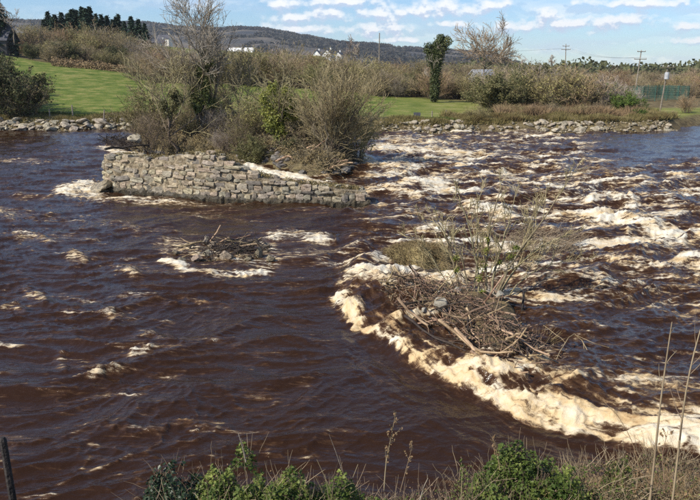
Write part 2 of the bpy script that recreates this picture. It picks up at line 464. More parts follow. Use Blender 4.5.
# ------------------------------------------------------------------ distant hills
def hill_mat():
    m = mat('hillside', (.018, .022, .027), (.16, .13, .09), .007, .95, c3=(.052, .047, .040), detail=9, stretch=(.5, .5, 2.0))
    return m
def build_hill(name, prof, D0, D1, seed):
    cols = np.arange(prof[0][0], prof[-1][0] + 1, 4.0)
    tops = np.interp(cols, [p[0] for p in prof], [p[1] for p in prof])
    K = 26; V = []
    for c, ty in zip(cols, tops):
        ra = ray(c, 66)
        zt = AT(c, ty, D1)[2]
        for k in range(K):
            t = k / (K - 1)
            Y = D0 + (D1 * 1.5 - D0) * t
            X = ra[0] / ra[1] * Y
            q = (Y - D0) / (D1 - D0)
            z = 2 + (zt - 2) * (ss(0, 1, q) if q < 1 else 1 - .5 * ss(1, 1.6, q))
            V.append((X, Y, z))
    V = np.array(V)
    V[:, 2] += 7 * fbm(V[:, 0] * .006, V[:, 1] * .006, seed, 5) * ss(2, 40, V[:, 2])
    n = len(cols); idx = np.arange(n * K).reshape(n, K)
    Q = np.stack([idx[:-1, :-1], idx[1:, :-1], idx[1:, 1:], idx[:-1, 1:]], -1).reshape(-1, 4)
    return kind(link(name, mesh_from(name, V, Q, hill_mat(), True)), 'structure')
build_hill('hill', [(-500, 40), (-60, 30), (17, 22), (45, 22.5), (110, 24), (150, 25.5), (180, 29), (225, 31), (242, 30), (270, 31.5), (309, 38), (332, 42.5), (382, 46.5), (424, 50), (458, 52), (492, 54), (512, 63), (540, 66)], 1100, 2600, 4)

def hill_woods():
    rg = np.random.default_rng(19); n = 90000; px = rg.uniform(-60, 520, n); D = rg.uniform(1250, 2650, n); x = (px - 350) / F * D * .98
    k = (fbm(x * .004, D * .003, 61, 4) > .12) | (np.abs(gn(x * .004, D * .0035, 62)) < .03); x, D, px = x[k], D[k], px[k]
    me = bpy.data.objects['hill'].data; V = np.empty(len(me.vertices) * 3, np.float32); me.vertices.foreach_get('co', V); V = V.reshape(-1, 26, 3)
    cols = np.arange(V.shape[0]) * 4.0 - 500; ci = np.clip(np.interp(px, cols, np.arange(len(cols))), 0, len(cols) - 1.001); i = ci.astype(int); fi = ci - i
    t = (D - 1100) / (2600 * 1.5 - 1100) * 25; j = t.astype(int); fj = t - j
    z = (V[i, j, 2] * (1 - fj) + V[i, j + 1, 2] * fj) * (1 - fi) + (V[i + 1, j, 2] * (1 - fj) + V[i + 1, j + 1, 2] * fj) * fi
    xx = (V[i, j, 0] * (1 - fj) + V[i, j + 1, 0] * fj) * (1 - fi) + (V[i + 1, j, 0] * (1 - fj) + V[i + 1, j + 1, 0] * fj) * fi
    Vt, Fc = leaf_quads(rg, np.stack([xx, D, z + 2 + 2.5 * rg.random(len(z))], 1), 11, None, 0, .8)
    kind(link('hill_woodland', mesh_from('hill_woodland', Vt, Fc, mat('far_woods', (.022, .026, .02), (.075, .062, .045), .02, .9))), 'stuff')
hill_woods()

# ------------------------------------------------------------------ the river
CREAM = None
def water_mat():
    m = bpy.data.materials.new('peat_water'); m.use_nodes = True
    nt = m.node_tree; N = nt.nodes; L = nt.links; b = N['Principled BSDF']
    tc = N.new('ShaderNodeTexCoord'); at = N.new('ShaderNodeAttribute'); at.attribute_name = 'foam'
    def noise(s, d=5, st=(1, 1, 1), rough=.6, dist=0.0):
        n = N.new('ShaderNodeTexNoise'); n.inputs['Scale'].default_value = s; n.inputs['Detail'].default_value = d
        n.inputs['Roughness'].default_value = rough; n.inputs['Distortion'].default_value = dist
        mp = N.new('ShaderNodeMapping'); mp.inputs['Scale'].default_value = st
        L.new(tc.outputs['Object'], mp.inputs[0]); L.new(mp.outputs[0], n.inputs['Vector']); return n.outputs['Fac']
    def m_(op, a, c, cl=False):
        n = N.new('ShaderNodeMath'); n.operation = op; n.use_clamp = cl
        for i, v in enumerate((a, c)):
            if isinstance(v, (int, float)): n.inputs[i].default_value = v
            else: L.new(v, n.inputs[i])
        return n.outputs[0]
    def sstep(v, a, c, lo=0.0, hi=1.0):
        r = N.new('ShaderNodeMapRange'); r.interpolation_type = 'SMOOTHSTEP'; L.new(v, r.inputs[0])
        r.inputs[1].default_value = a; r.inputs[2].default_value = c; r.inputs[3].default_value = lo; r.inputs[4].default_value = hi
        return r.outputs[0]
    f = at.outputs['Fac']
    fine = noise(7, 7, (.7, 1, 1), .7, .6)
    mid = noise(2.2, 6, (.6, 1, 1), .62, .8)
    la = N.new('ShaderNodeAttribute'); la.attribute_name = 'luv'; wa = N.new('ShaderNodeAttribute'); wa.attribute_name = 'wline'
    def lnoise(sx, sy, d, rough):
        n = N.new('ShaderNodeTexNoise'); n.inputs['Scale'].default_value = 1; n.inputs['Detail'].default_value = d; n.inputs['Roughness'].default_value = rough; n.inputs['Distortion'].default_value = .5
        mp = N.new('ShaderNodeMapping'); mp.inputs['Scale'].default_value = (sx, sy, 1); L.new(la.outputs['Vector'], mp.inputs[0]); L.new(mp.outputs[0], n.inputs['Vector']); return n.outputs['Fac']
    def fmix(w, a, c):
        n = N.new('ShaderNodeMix'); L.new(w, n.inputs[0]); L.new(a, n.inputs[2]); L.new(c, n.inputs[3]); return n.outputs[0]
    lth = lnoise(.8, 4.6, 7, .68)
    thread = fmix(wa.outputs['Fac'], noise(3.6, 7, (.26, 2.0, 1), .70, .7), lth)
    v = m_('ADD', m_('MULTIPLY', f, .92), m_('ADD', m_('MULTIPLY', m_('SUBTRACT', fine, .5), 1.0), m_('ADD', m_('MULTIPLY', m_('SUBTRACT', mid, .5), .6), m_('MULTIPLY', m_('SUBTRACT', thread, .5), 2.2))))
    fac = sstep(v, .42, .76)
    thin = sstep(v, .12, .66)
    # thick foam is cream, thin foam lets the peat colour through
    fr = N.new('ShaderNodeValToRGB'); e = fr.color_ramp.elements
    e[0].position = .38; e[0].color = (.28, .16, .07, 1); e[1].position = .64; e[1].color = (.72, .665, .535, 1)
    q = e.new(.49); q.color = (.60, .45, .25, 1)
    L.new(m_('ADD', fmix(wa.outputs['Fac'], m_('ADD', m_('MULTIPLY', noise(2.6, 6, (.35, 1, 1), .6), .66), .145), m_('ADD', m_('MULTIPLY', lnoise(.55, 2.2, 7, .66), .66), m_('MULTIPLY', fine, .17))), m_('MULTIPLY', f, .13)), fr.inputs[0])
    wc = N.new('ShaderNodeMix'); wc.data_type = 'RGBA'; L.new(thin, wc.inputs[0])
    wc.inputs[6].default_value = (.027, .0122, .0056, 1); wc.inputs[7].default_value = (.095, .050, .024, 1)
    cm = N.new('ShaderNodeMix'); cm.data_type = 'RGBA'; L.new(fac, cm.inputs[0])
    L.new(wc.outputs[2], cm.inputs[6]); L.new(fr.outputs[0], cm.inputs[7])
    L.new(cm.outputs[2], b.inputs['Base Color'])
    L.new(sstep(fac, 0, 1, .13, .75), b.inputs['Roughness'])
    b.inputs['IOR'].default_value = 1.33
    L.new(sstep(fac, 0, 1, .34, .15), b.inputs['Specular IOR Level'])
    hgt = m_('ADD', m_('MULTIPLY', noise(3.2, 5, (.55, 1, 1), .6, .5), .6), m_('MULTIPLY', noise(11, 4, (.6, 1, 1), .6), .10))
    hgt = m_('ADD', hgt, m_('MULTIPLY', m_('MULTIPLY', m_('ADD', fine, m_('MULTIPLY', noise(24, 4, (1, 1, 1), .7), .45)), fac), .75))
    bp = N.new('ShaderNodeBump'); bp.inputs['Strength'].default_value = .42; bp.inputs['Distance'].default_value = .16
    L.new(hgt, bp.inputs['Height']); L.new(bp.outputs[0], b.inputs['Normal'])
    return m

# foam and standing waves, each a stroke on the water: points (photo terms), half width across, half depth, foam, lift in metres
STROKES = [
    # breaking line round the drift pile, running down to the near bank
    ([(342, 303), (350, 314)], 12, 9, 1.05, .2), ([(352, 288), (372, 290), (385, 300)], 14, 8, .75, .10),
    ([(540, 385), (600, 392), (700, 400)], 34, 13, .62, .06),
    ([(430, 370), (480, 385), (520, 392)], 12, 6, .6, .10),
    # round the mossy hump
    ([(352, 264), (385, 268)], 18, 5, .75, .1), ([(372, 280), (410, 278), (450, 281)], 26, 6, 1.15, .16), ([(380, 293), (420, 296), (446, 292)], 18, 6, .8, .1),
    ([(440, 296), (470, 300)], 12, 6, .7, .08), ([(470, 274), (520, 281), (560, 279), (640, 292)], 20, 5, .62, .10), ([(490, 298), (540, 312)], 16, 5, .45, .05),
    # tumbled stones in mid stream
    ([(170, 263), (185, 272), (215, 276), (262, 274)], 10, 4, 1.1, .06), ([(166, 252), (172, 262)], 6, 4, .7, .04),
    ([(176, 246), (215, 258), (268, 262)], 20, 8, .8, .02), ([(276, 239), (300, 236), (318, 240)], 17, 6, .95, .20), ([(268, 256), (300, 254), (350, 252)], 18, 6, .6, .05),
    ([(252, 243), (272, 250)], 10, 5, .7, .05), ([(330, 262), (352, 268)], 14, 5, .6, .08),
    # along the foot of the masonry
    ([(66, 193), (82, 187), (96, 191)], 14, 6, .95, .16), ([(84, 197), (120, 200), (176, 203)], 18, 4, .72, .08), ([(192, 205), (222, 206)], 14, 2.2, .62, .05), ([(300, 209), (360, 214)], 16, 3, .35, .04),
    # spill behind the masonry
    ([(246, 168), (262, 173), (282, 178), (302, 181), (322, 184)], 12, 3.6, 1.15, .16), ([(190, 158), (235, 163), (255, 168)], 10, 3, .7, .08), ([(105, 148), (120, 153), (133, 155)], 10, 3, .9, .12), ([(320, 178), (350, 184), (372, 190)], 12, 3, .5, .06),
    # white horses on the dark left-hand reach
    ([(72, 256), (84, 260)], 8, 5, .85, .16), ([(118, 269), (134, 273)], 9, 5, .85, .16), ([(27, 295), (42, 300)], 8, 6, .72, .16), ([(10, 307), (24, 312)], 8, 4, .7, .14),
    ([(100, 378), (118, 372)], 9, 5, .75, .14), ([(130, 355), (148, 352)], 8, 5, .78, .16), ([(104, 316), (118, 320)], 8, 5, .72, .14), ([(56, 358), (64, 366)], 5, 5, .6, .1),
    ([(150, 336), (172, 344)], 9, 3, .55, .1), ([(20, 235), (52, 242)], 10, 4, .66, .14), ([(30, 216), (70, 222)], 12, 4, .5, .1), ([(0, 212), (12, 217)], 8, 5, .7, .14),
    ([(130, 228), (140, 232)], 6, 4, .6, .1), ([(10, 445), (40, 441)], 12, 3, .5, .08), ([(108, 423), (114, 427)], 4, 3, .5, .05), ([(196, 430), (203, 431)], 5, 2, .7, .04),
    ([(0, 160), (40, 163)], 16, 3, .45, .06), ([(20, 196), (50, 199)], 12, 3, .42, .08), ([(140, 300), (170, 304)], 10, 3, .36, .08), ([(60, 400), (90, 396)], 10, 3, .36, .08), ([(182, 214), (200, 218)], 8, 2.5, .5, .08),
    # rapids on the right
    ([(378, 150), (420, 152), (452, 156)], 22, 4, .85, .16), ([(352, 158), (378, 166), (430, 170)], 18, 3.5, .8, .14), ([(412, 184), (450, 190), (470, 193)], 18, 4, .95, .22), ([(470, 212), (495, 216), (510, 220)], 18, 5, .95, .26),
    ([(592, 202), (612, 199), (630, 205)], 12, 5, .85, .34), ([(596, 222), (640, 228), (676, 236)], 20, 5, .95, .28), ([(560, 217), (590, 226)], 14, 4, .7, .16), ([(660, 232), (700, 240)], 18, 5, .85, .22),
    ([(380, 205), (420, 214)], 18, 4, .6, .12), ([(500, 190), (560, 196)], 18, 4, .6, .14), ([(640, 200), (700, 208)], 18, 4, .55, .14), ([(530, 168), (600, 172)], 20, 3, .5, .1), ([(380, 140), (440, 146)], 24, 3, .6, .1),
    ([(520, 240), (600, 250), (700, 262)], 24, 5, .5, .14), ([(600, 272), (700, 282)], 22, 5, .45, .12), ([(370, 190), (420, 198)], 18, 4, .7, .12), ([(620, 184), (690, 190)], 20, 4, .5, .12), ([(440, 176), (520, 180)], 24, 4, .6, .12),
]
for _p, _w, _h, _f, _u in list(STROKES):
    if _p[-1][0] < 330 and _p[-1][1] > 208 and _f < .9:          # foam trailing off behind each whitecap
        _e = _p[-1]; STROKES.append(([_e, (_e[0] + 26, _e[1] - 1), (_e[0] + 56, _e[1] + 3)], 7, 2.2, .50, .0))
        STROKES.append(([(_p[0][0] - 26, _e[1] - 5), (_e[0] + 20, _e[1] - 6)], 7, 2.0, .42, .0))
def build_water():
    py = np.concatenate([np.arange(540, 330, -1.0), np.arange(330, 200, -.75), np.arange(200, 116, -.5)])
    ang = PITCH + np.arctan((py - 250) / F)
    yy = CAMH / np.tan(ang)
    dep = (CAMH * math.sin(PITCH) + yy * math.cos(PITCH))
    cols = np.concatenate([np.linspace(-420, -60, 60)[:-1], np.arange(-60, 760, 1.15), np.linspace(760, 1150, 60)])
    X = dep[:, None] * (cols[None] - 350) / F; Y = np.broadcast_to(yy[:, None], X.shape).copy()
    PX = np.broadcast_to(cols[None], X.shape); PY = np.broadcast_to(py[:, None], X.shape)
    # wandering of the strokes, so that no stroke keeps a clean edge
    wx = 13 * fbm(X * .8, Y * .6, 31, 5, .6) * np.clip(20 / Y, .5, 1.3); wy = 7 * fbm(X * .9 + 9, Y * .7, 33, 5, .6) * np.clip(18 / Y, .35, 1.3)
    QX = PX + wx; QY = PY + wy
    foam = np.zeros_like(X); lift = np.zeros_like(X)
    for pts, w, h, fo, up in STROKES:
        x0 = min(p[0] for p in pts) - 3 * w; x1 = max(p[0] for p in pts) + 3 * w; y0 = min(p[1] for p in pts) - 3 * h - 8; y1 = max(p[1] for p in pts) + 3 * h + 8
        rs = np.where((py > y0) & (py < y1))[0]; cs = np.where((cols > x0) & (cols < x1))[0]
        if not len(rs) or not len(cs): continue
        sl_ = np.ix_(rs, cs); qx = QX[sl_]; qy = QY[sl_]; d = np.full(qx.shape, 9.)
        for a, b in zip(pts[:-1], pts[1:]):
            ax, ay = a[0] / w, a[1] / h; bx, by = b[0] / w, b[1] / h
            vx, vy = bx - ax, by - ay; t = np.clip(((qx / w - ax) * vx + (qy / h - ay) * vy) / (vx * vx + vy * vy), 0, 1)
            d = np.minimum(d, np.hypot(qx / w - ax - t * vx, qy / h - ay - t * vy))
        k = 1 - ss(.15, 1.7, d)
        foam[sl_] = np.maximum(foam[sl_], fo * k); lift[sl_] = np.maximum(lift[sl_], up * np.exp(-d * d * 1.3))
    lift = lift * np.where((PX < 335) & (PY > 205), .55, 1.0)
    # how broken the water is: rapids on the right, smoother at the far bend and along the near bank
    brk = np.interp(PX, [-100, 0, 330, 400, 470, 900], [.22, .22, .30, .95, 1, 1])
    line = np.interp(PX, [334, 348, 365, 390, 404, 426, 460, 495, 525, 570, 630, 700, 900], [306, 324, 335, 347, 360, 374, 389, 407, 421, 431, 446, 454, 458])   # foot of the breaking line
    calm = ss(-6, 8, PY - line) * ss(300, 340, PX)
    brk = brk * (1 - calm) + .06 * calm
    brk *= 1 - .75 * ss(540, 640, PX) * ss(178, 150, PY)
    brk *= 1 - .55 * ss(470, 520, PX) * ss(300, 318, PY) * ss(392, 372, PY)
    brk = np.where(PY > 215, brk * np.interp(PX, [330, 372], [.5, 1.]), brk)
    brk = np.where((PY > 196) & (PY < 230) & (PX < 470) & (PX > 370), brk * .75, brk)
    brk *= 1 - .6 * ss(380, 450, PY) * (PX < 500)
    # the sill under the breaking line: distance along it and across it
    lp = [G(px, np.interp(px, [334, 348, 365, 390, 404, 426, 460, 495, 525, 570, 630, 700, 900], [306, 324, 335, 347, 360, 374, 389, 407, 421, 431, 446, 454, 458]))[:2] for px in (334, 348, 365, 390, 404, 426, 460, 495, 525, 570, 630, 700, 790)]
    lp = np.array(lp); LS = np.zeros_like(X); LT = np.full_like(X, 99.); s0 = 0
    zone = (Y < 26) & (X > -3)
    zx, zy = X[zone], Y[zone]; bs = np.zeros(zx.shape); bt = np.full(zx.shape, 99.)
    for p_, q_ in zip(lp[:-1], lp[1:]):
        v_ = q_ - p_; l_ = np.hypot(*v_); t_ = np.clip(((zx - p_[0]) * v_[0] + (zy - p_[1]) * v_[1]) / l_ ** 2, 0, 1); d_ = np.hypot(zx - p_[0] - t_ * v_[0], zy - p_[1] - t_ * v_[1])
        c_ = d_ < bt; bs = np.where(c_, s0 + t_ * l_, bs); bt = np.where(c_, d_, bt); s0 += l_
    LS[zone] = bs; LT[zone] = bt
    wline = np.exp(-(LT / 1.5) ** 2) * ss(338, 352, PX)
    wline = np.clip(wline * 1.6, 0, 1)
    foam = np.where(wline > 0, foam * (1 - wline) + wline * foam * .9, foam)
    W = np.interp(PX, [340, 380, 470, 540, 600, 720], [.50, .36, .40, .75, 1.2, 1.45])
    tu = np.where(PY < line, LT, -LT) + .16 * fbm(LS * 1.8, LT * 1.5, 97, 4, .6) + .10 * gn(LS * 5, LT * 4, 99)
    core = ss(-.14, .06, tu) * (1 - ss(.45, 1.5, tu / W)) * ss(333, 346, PX)
    strip = 1 - .34 * ss(.15, 1.0, tu / W) + .80 * fbm(LS * .55, LT * 3.8, 98, 5, .62) * ss(.0, .5, tu / W) + .3 * gn(LS * 2.2, LT * 2.2, 101)
    foam = np.maximum(foam, np.clip(np.interp(PX, [340, 365, 470, 560, 720], [.98, .84, .80, .90, .98]) * core * strip, 0, 1.2))
    # waves: long swell, then sharp-crested chop, crests lying across the stream
    a, b = X * .96 + Y * .28, -X * .28 + Y * .96
    ux = a + .7 * gn(a * .35, b * .35, 50); uy = b + .7 * gn(a * .35 + 4, b * .35, 51)
    def ridged(sx, sy, seed, p=2): return np.clip(1 - np.abs(gn(ux * sx, uy * sy, seed)), 0, 1) ** p
    r1 = ridged(.17, .42, 60, 2); r2 = ridged(.42, .98, 61, 2); r3 = ridged(1.2, 2.4, 62, 2); r4 = ridged(3.6, 5.2, 63, 1.5)
    gain = .75 + .55 * brk
    gain = gain * (1 - .55 * calm) * (1 - .45 * ss(560, 660, PX) * ss(180, 150, PY)) * np.interp(Y, [9, 16, 70], [.8, 1, 1.15])
    soft = 1 - .5 * ss(360, 300, PX) * ss(.0, .3, .15 + fbm(ux * .10, uy * .16, 55, 3)) - .25 * ss(380, 430, PY)
    hgt = gain * (.30 * (1 - .4 * ss(330, 250, PX) ) * (r1 - .5) + .13 * (r2 - .5) + soft * (.055 * (r3 - .5) + .024 * (r4 - .5)))
    # froth on the crests
    big = fbm(ux * .16, uy * .22, 70, 3)
    crest = ss(.74, .97, r2 * .62 + r1 * .38) * ss(-.05, .45, big)
    lace = ss(.70, .95, r3 * .55 + r2 * .45)
    st = fbm(ux * .13, uy * .95, 72, 6, .62)
    streak = ss(.0, .42, st + .25 * (r2 - .5))
    foam = foam * np.where((PX < 335) & (PY > 205), .80, 1.0)
    foam = foam * np.clip(.86 + .30 * r3 * r2 + .30 * gn(ux * 1.1, uy * 1.5, 90), .45, 1.1)
    foam = np.maximum(foam, np.clip(.75 * crest * (.35 + .65 * brk) , 0, 1))
    foam = np.maximum(foam, brk * np.clip(.35 + .66 * streak + .10 * lace + .22 * big, 0, .98))
    foam = np.maximum(foam, .44 * lace * ss(.0, .4, big + .25 * gn(ux * .9, uy * 1.2, 75)) * (1 - calm))
    foam = np.maximum(foam, .26 * ss(.72, .97, r4 * .4 + r3 * .6) * (1 - .5 * calm))
    Z = hgt + lift * np.clip(.55 + .15 * r3 + .22 * r2 + .30 * gn(ux * .9, uy * 1.2, 91) + .10 * gn(ux * 2.3, uy * 3, 92), .2, 1.3) + .07 * foam * (r4 - .3)
    dl = PY - line
    Z += (.26 * (1 - ss(-20, 3, dl)) * ss(-150, -40, dl) - .05 * ss(0, 14, dl) * (1 - ss(14, 40, dl))) * ss(334, 366, PX)
    Z += wline * (.05 * fbm(LS * .8, LT * 3.4, 95, 4) + .022 * foam * fbm(LS * 3.0, LT * 5.0, 96, 4, .6))
    V = np.stack([X, Y, Z], -1).reshape(-1, 3)
    n, w = X.shape; idx = np.arange(n * w).reshape(n, w)
    Q = np.stack([idx[:-1, :-1], idx[:-1, 1:], idx[1:, 1:], idx[1:, :-1]], -1).reshape(-1, 4)
    me = mesh_from('river_water', V, Q, water_mat(), True)
    at = me.attributes.new('foam', 'FLOAT', 'POINT'); at.data.foreach_set('value', np.clip(foam, 0, 1.2).astype(np.float32).ravel())
    a_ = me.attributes.new('wline', 'FLOAT', 'POINT'); a_.data.foreach_set('value', wline.astype(np.float32).ravel())
    a_ = me.attributes.new('luv', 'FLOAT_VECTOR', 'POINT'); a_.data.foreach_set('vector', np.stack([LS, LT, 0 * LS], -1).astype(np.float32).ravel())
    return kind(link('river_water', me), 'structure')
build_water()
# ------------------------------------------------------------------ plants: one prototype of each kind, then copies
def stems_paths(rg, n, H, spread, K=6, r0=.02, lean=.0, base=.08, curve=.12):
    a = rg.random(n) * 2 * math.pi; q = np.sqrt(rg.random(n))
    P = np.empty((n, K, 3)); P[:, 0] = np.stack([np.cos(a) * base * q, np.sin(a) * base * q, np.full(n, -.04 * H)], 1)
    tip = np.stack([np.cos(a) * spread * q + lean, np.sin(a) * spread * q, H * (1 - .45 * q * q) * (.8 + .25 * rg.random(n))], 1)
    for k in range(1, K):
        t = k / (K - 1)
        P[:, k] = P[:, 0] * (1 - t) + tip * t + rg.normal(size=(n, 3)) * curve * H * .12 * (k < K - 1)
        P[:, k, :2] += (P[:, 0, :2] - tip[:, :2]) * 0.18 * math.sin(math.pi * t)
    Rd = r0 * (.7 + .6 * rg.random((n, 1))) * np.linspace(1, .3, K)[None]
    return P, Rd

def plant_parts(root, rg, stems, levels, bark, twig, leaf=None, nleaf=0, lsize=.05, leafshape=.6, name0='stem', leafname='foliage', up=.1, sides=5, ends=True, lflat=.35):
    """stems: (P,R) ; levels: list of (n, t0, t1, angle, ratio, K, wiggle)"""
    V, Q = tubes(*stems, sides)
    link(name0, mesh_from(name0, V, Q, MATS[bark], True), root)
    P, Rd = stems; acc = []; last = (P, Rd)
    for (n, t0, t1, an, ra, K, wg) in levels:
        P, Rd = grow(rg, P, Rd, n, t0, t1, an, ra, K, up, wg)
        acc.append(tubes(P, np.maximum(Rd, levels_min[0]), 3))
        last = (P, Rd)
    if acc:
        V, Q = merge(acc); link('twigs', mesh_from('twigs', V, Q, MATS[twig]), root)
    if leaf and nleaf:
        P = last[0]; i = rg.integers(0, len(P), nleaf); k = rg.integers(0, P.shape[1], nleaf)
        C = P[i, k] + rg.normal(size=(nleaf, 3)) * lsize * .5
        cen = P.reshape(-1, 3).mean(0); nn = C - cen; nn[:, 2] += .4; nn /= np.linalg.norm(nn, axis=1, keepdims=True) + 1e-9
        V, Fc = leaf_quads(rg, C, lsize, nn, lflat, leafshape)
        link(leafname, mesh_from(leafname, V, Fc, MATS[leaf]), root)
levels_min = [.002]

def scrub_proto(seed, H, spread, n, twig, leaf, nleaf, lsize, rad=.014, bark='bark'):
    rg = np.random.default_rng(seed)
    r = thing('scrub_bush', '', 'shrub')
    levels_min[0] = .008
    st = stems_paths(rg, n, H, spread, 6, rad * 1.9, 0, .25 * spread)
    plant_parts(r, rg, st, [(7, .2, .95, .6, .42, 4, .16), (7, .1, 1, .7, .5, 3, .2)], bark, twig, leaf, nleaf, lsize)
    return r
PROTO = {
    'brown': scrub_proto(1, 4, 2.3, 26, 'twig_brown', 'bud_leaf', 500, .16),
    'olive': scrub_proto(2, 4, 2.4, 26, 'twig_olive', 'bud_leaf', 1100, .17),
    'grey': scrub_proto(3, 4.2, 2.1, 24, 'twig_grey', 'bud_leaf', 150, .14),
    'russet': scrub_proto(4, 4, 2.3, 24, 'twig_russet', 'bud_leaf', 350, .15),
    'green': scrub_proto(5, 4, 2.3, 20, 'twig_olive', 'dull_leaf', 7000, .16),
    'gorse': scrub_proto(6, 4, 2.4, 18, 'twig_olive', 'gorse_leaf', 13000, .16),
    'dark': scrub_proto(7, 4, 2.5, 22, 'twig_brown', 'hedge_green', 10000, .15),
}
for q in PROTO.values(): q['base_h'] = 4.0
_first = set()
rnd = random.Random(11)
def put(kindname, px, D, ptop, label, group, wide=1.0, name=None, py_base=None, sink=.15):
    x = AT(px, 100, D)[0]; z = TZ(x, D)
    h = max(.8, AT(px, ptop, D)[2] - z)
    s = h / 4.1; w = s * wide
    p = PROTO[kindname]; loc = (x, D, z - sink)
    if kindname not in _first:
        _first.add(kindname); o = p; o.location = loc; o.rotation_euler = (0, 0, rnd.uniform(0, 6.28)); o.scale = (w, w, s)
        o['label'] = label
        if group: o['group'] = group
    else:
        o = dup(p, loc, rnd.uniform(0, 6.28), (w, w, s), label, group if group else False)
    return o
LMK = ()
def beside(px, marks):
    return ', ' + next((q for m_, q in marks if px < m_), marks[-1][1]) if marks else ''
def band(n, x0, x1, Dr, tops, kinds, label, group, wide=(1.0, 1.4)):
    for i in range(n):
        t = (i + rnd.random() * .8) / n
        px = x0 + (x1 - x0) * t
        top = np.interp(px, [q[0] for q in tops], [q[1] for q in tops]) + rnd.uniform(-6, 9)
        k = rnd.choice(kinds)
        put(k, px, rnd.uniform(*Dr), top, (label[k] if isinstance(label, dict) else label) + beside(px, LMK), group[k] if isinstance(group, dict) else group, rnd.uniform(*wide))
LB = {'brown': 'brown leafless bush', 'olive': 'olive budding bush', 'grey': 'grey leafless bush', 'russet': 'russet twiggy bush', 'green': 'dull green bush', 'gorse': 'bright green leafy bush', 'dark': 'dark evergreen bush'}
GP = {'brown': 'brown bushes', 'olive': 'olive bushes', 'grey': 'grey bushes', 'russet': 'russet bushes', 'green': 'dull green bushes', 'gorse': 'bright green bushes', 'dark': 'dark bushes'}
def lab(where): return {k: v + ' ' + where for k, v in LB.items()}
def grp(where): return {k: v + ' ' + where for k, v in GP.items()}
# hillside scrub under the conifers
w = 'on the slope below the conifers'
LMK = ((48, 'left of the conifers'), (82, 'under the left conifers'), (120, 'under the right conifers'), (999, 'under the separate conifers'))
band(34, 14, 165, (158, 178), [(14, 34), (40, 28), (60, 29), (110, 32), (150, 38), (165, 46)], ['brown', 'olive', 'brown', 'grey', 'olive', 'russet'], lab(w), grp(w), (1.1, 1.6))
w = 'at the top of the green field'
LMK = ((70, 'near the rounded dark bush'), (110, 'over the middle of the bracken'), (999, 'at its right end'))
band(22, 50, 150, (140, 150), [(50, 46), (90, 46), (150, 52)], ['olive', 'green', 'brown', 'dark', 'olive'], lab(w), grp(w), (1.1, 1.7))
# behind the island
w = 'in the hedge behind the wooded island'
LMK = ((190, 'left of the tallest tree'), (232, 'behind the tallest tree'), (262, 'before the long white building'), (310, 'left of the white gables'), (348, 'under the white gables'), (999, 'by the lone pole'))
band(56, 140, 385, (116, 138), [(140, 46), (160, 49), (230, 52), (300, 53), (345, 58), (385, 64)], ['brown', 'olive', 'grey', 'brown', 'russet', 'olive', 'grey'], lab(w), grp(w), (1.1, 1.6))
w = 'along the far side of the pasture'
LMK = ((410, 'by the lone pole'), (436, 'left of the ivy tree'), (470, 'right of the ivy tree'), (500, 'under the bare skyline tree'), (999, 'right of the skyline tree'))
band(38, 375, 535, (100, 116), [(375, 70), (400, 74), (460, 73), (535, 70)], ['brown', 'olive', 'grey', 'green', 'brown', 'russet'], lab(w), grp(w), (1.1, 1.6))
w = 'in the thicket over the stony bank'
LMK = ((515, 'at its left end'), (550, 'left of the upright pole'), (580, 'under the upright pole'), (999, 'by the cream gable'))
band(44, 488, 622, (78, 96), [(488, 80), (510, 68), (560, 70), (600, 80), (622, 84)], ['olive', 'brown', 'grey', 'olive', 'green', 'russet'], lab(w), grp(w), (1.1, 1.6))
w = 'in the far scrub under the skyline'
LMK = ((450, 'by the ivy tree'), (530, 'by the bare skyline tree'), (600, 'by the upright pole'), (650, 'by the leaning pole'), (999, 'over the netting'))
band(44, 380, 720, (150, 230), [(380, 64), (480, 66), (560, 71), (720, 72)], ['russet', 'brown', 'olive', 'brown', 'grey'], lab(w), grp(w), (1.4, 2.2))
w = 'around the green netting enclosure'
LMK = ((668, 'left of its middle'), (999, 'right of its middle'))
band(14, 640, 725, (118, 140), [(640, 80), (725, 76)], ['russet', 'brown', 'olive'], lab(w), grp(w), (1.2, 1.8))
w = 'low in front of the thicket'
LMK = ((545, 'left of the pale slabs'), (575, 'over the left slabs'), (999, 'over the right slabs'))
band(18, 505, 612, (72.5, 77), [(505, 106), (560, 104), (612, 104)], ['russet', 'brown', 'olive'], lab(w), grp(w), (1.5, 2.4))
# single bushes one can point to
LMK = ()
put('gorse', 628, 78, 92, 'bright green leafy bush at the right end of the thicket', None, 1.25)
put('gorse', 610, 82, 84, 'bright green bush rising behind the rightmost stones of the bank', None, 1.2)
put('gorse', 640, 73.5, 107, 'low green bush hanging over the water beside the slanting pole', None, 1.3)
put('russet', 688, 82, 92, 'russet willow bush at the water edge where the river bends away', None, 1.1)
put('russet', 676, 76, 112, 'small russet bush on the last point of the far bank', None, 1.2)
put('olive', 478, 70.2, 104, 'pale straggly bush growing at the water edge under the bare tree', None, 1.6)
put('dark', 35, 137, 43, 'rounded dark bush alone at the top left of the green field', None, 1.15)
put('dark', 12, 72.5, 62, 'big dark bush on the bank at the left edge of the picture', None, 1.15)
for i, (px, D, pt, l) in enumerate([(-30, 77, 40, 'tall dark bush out of view beyond the left edge of the bank'), (-52, 92, 30, 'tallest dark bush out of view up the field at the left'), (-22, 88, 44, 'dark bush just out of view behind the big one at the left')]): put('dark', px, D, pt, l, None, 1.1)
put('brown', 26, 72.6, 76, 'brown fringe bush beside the big dark bush on the left bank', None, 1.2)
put('dark', -12, 74, 60, 'dark bush half out of view at the left edge of the picture', None, 1.3)
put('olive', 318, 112, 60, 'yellowish olive bush below the white gables', None, 1.3)
put('dark', 345, 128, 62, 'dark clump beside the lone pole in the hedge', None, 1.2)

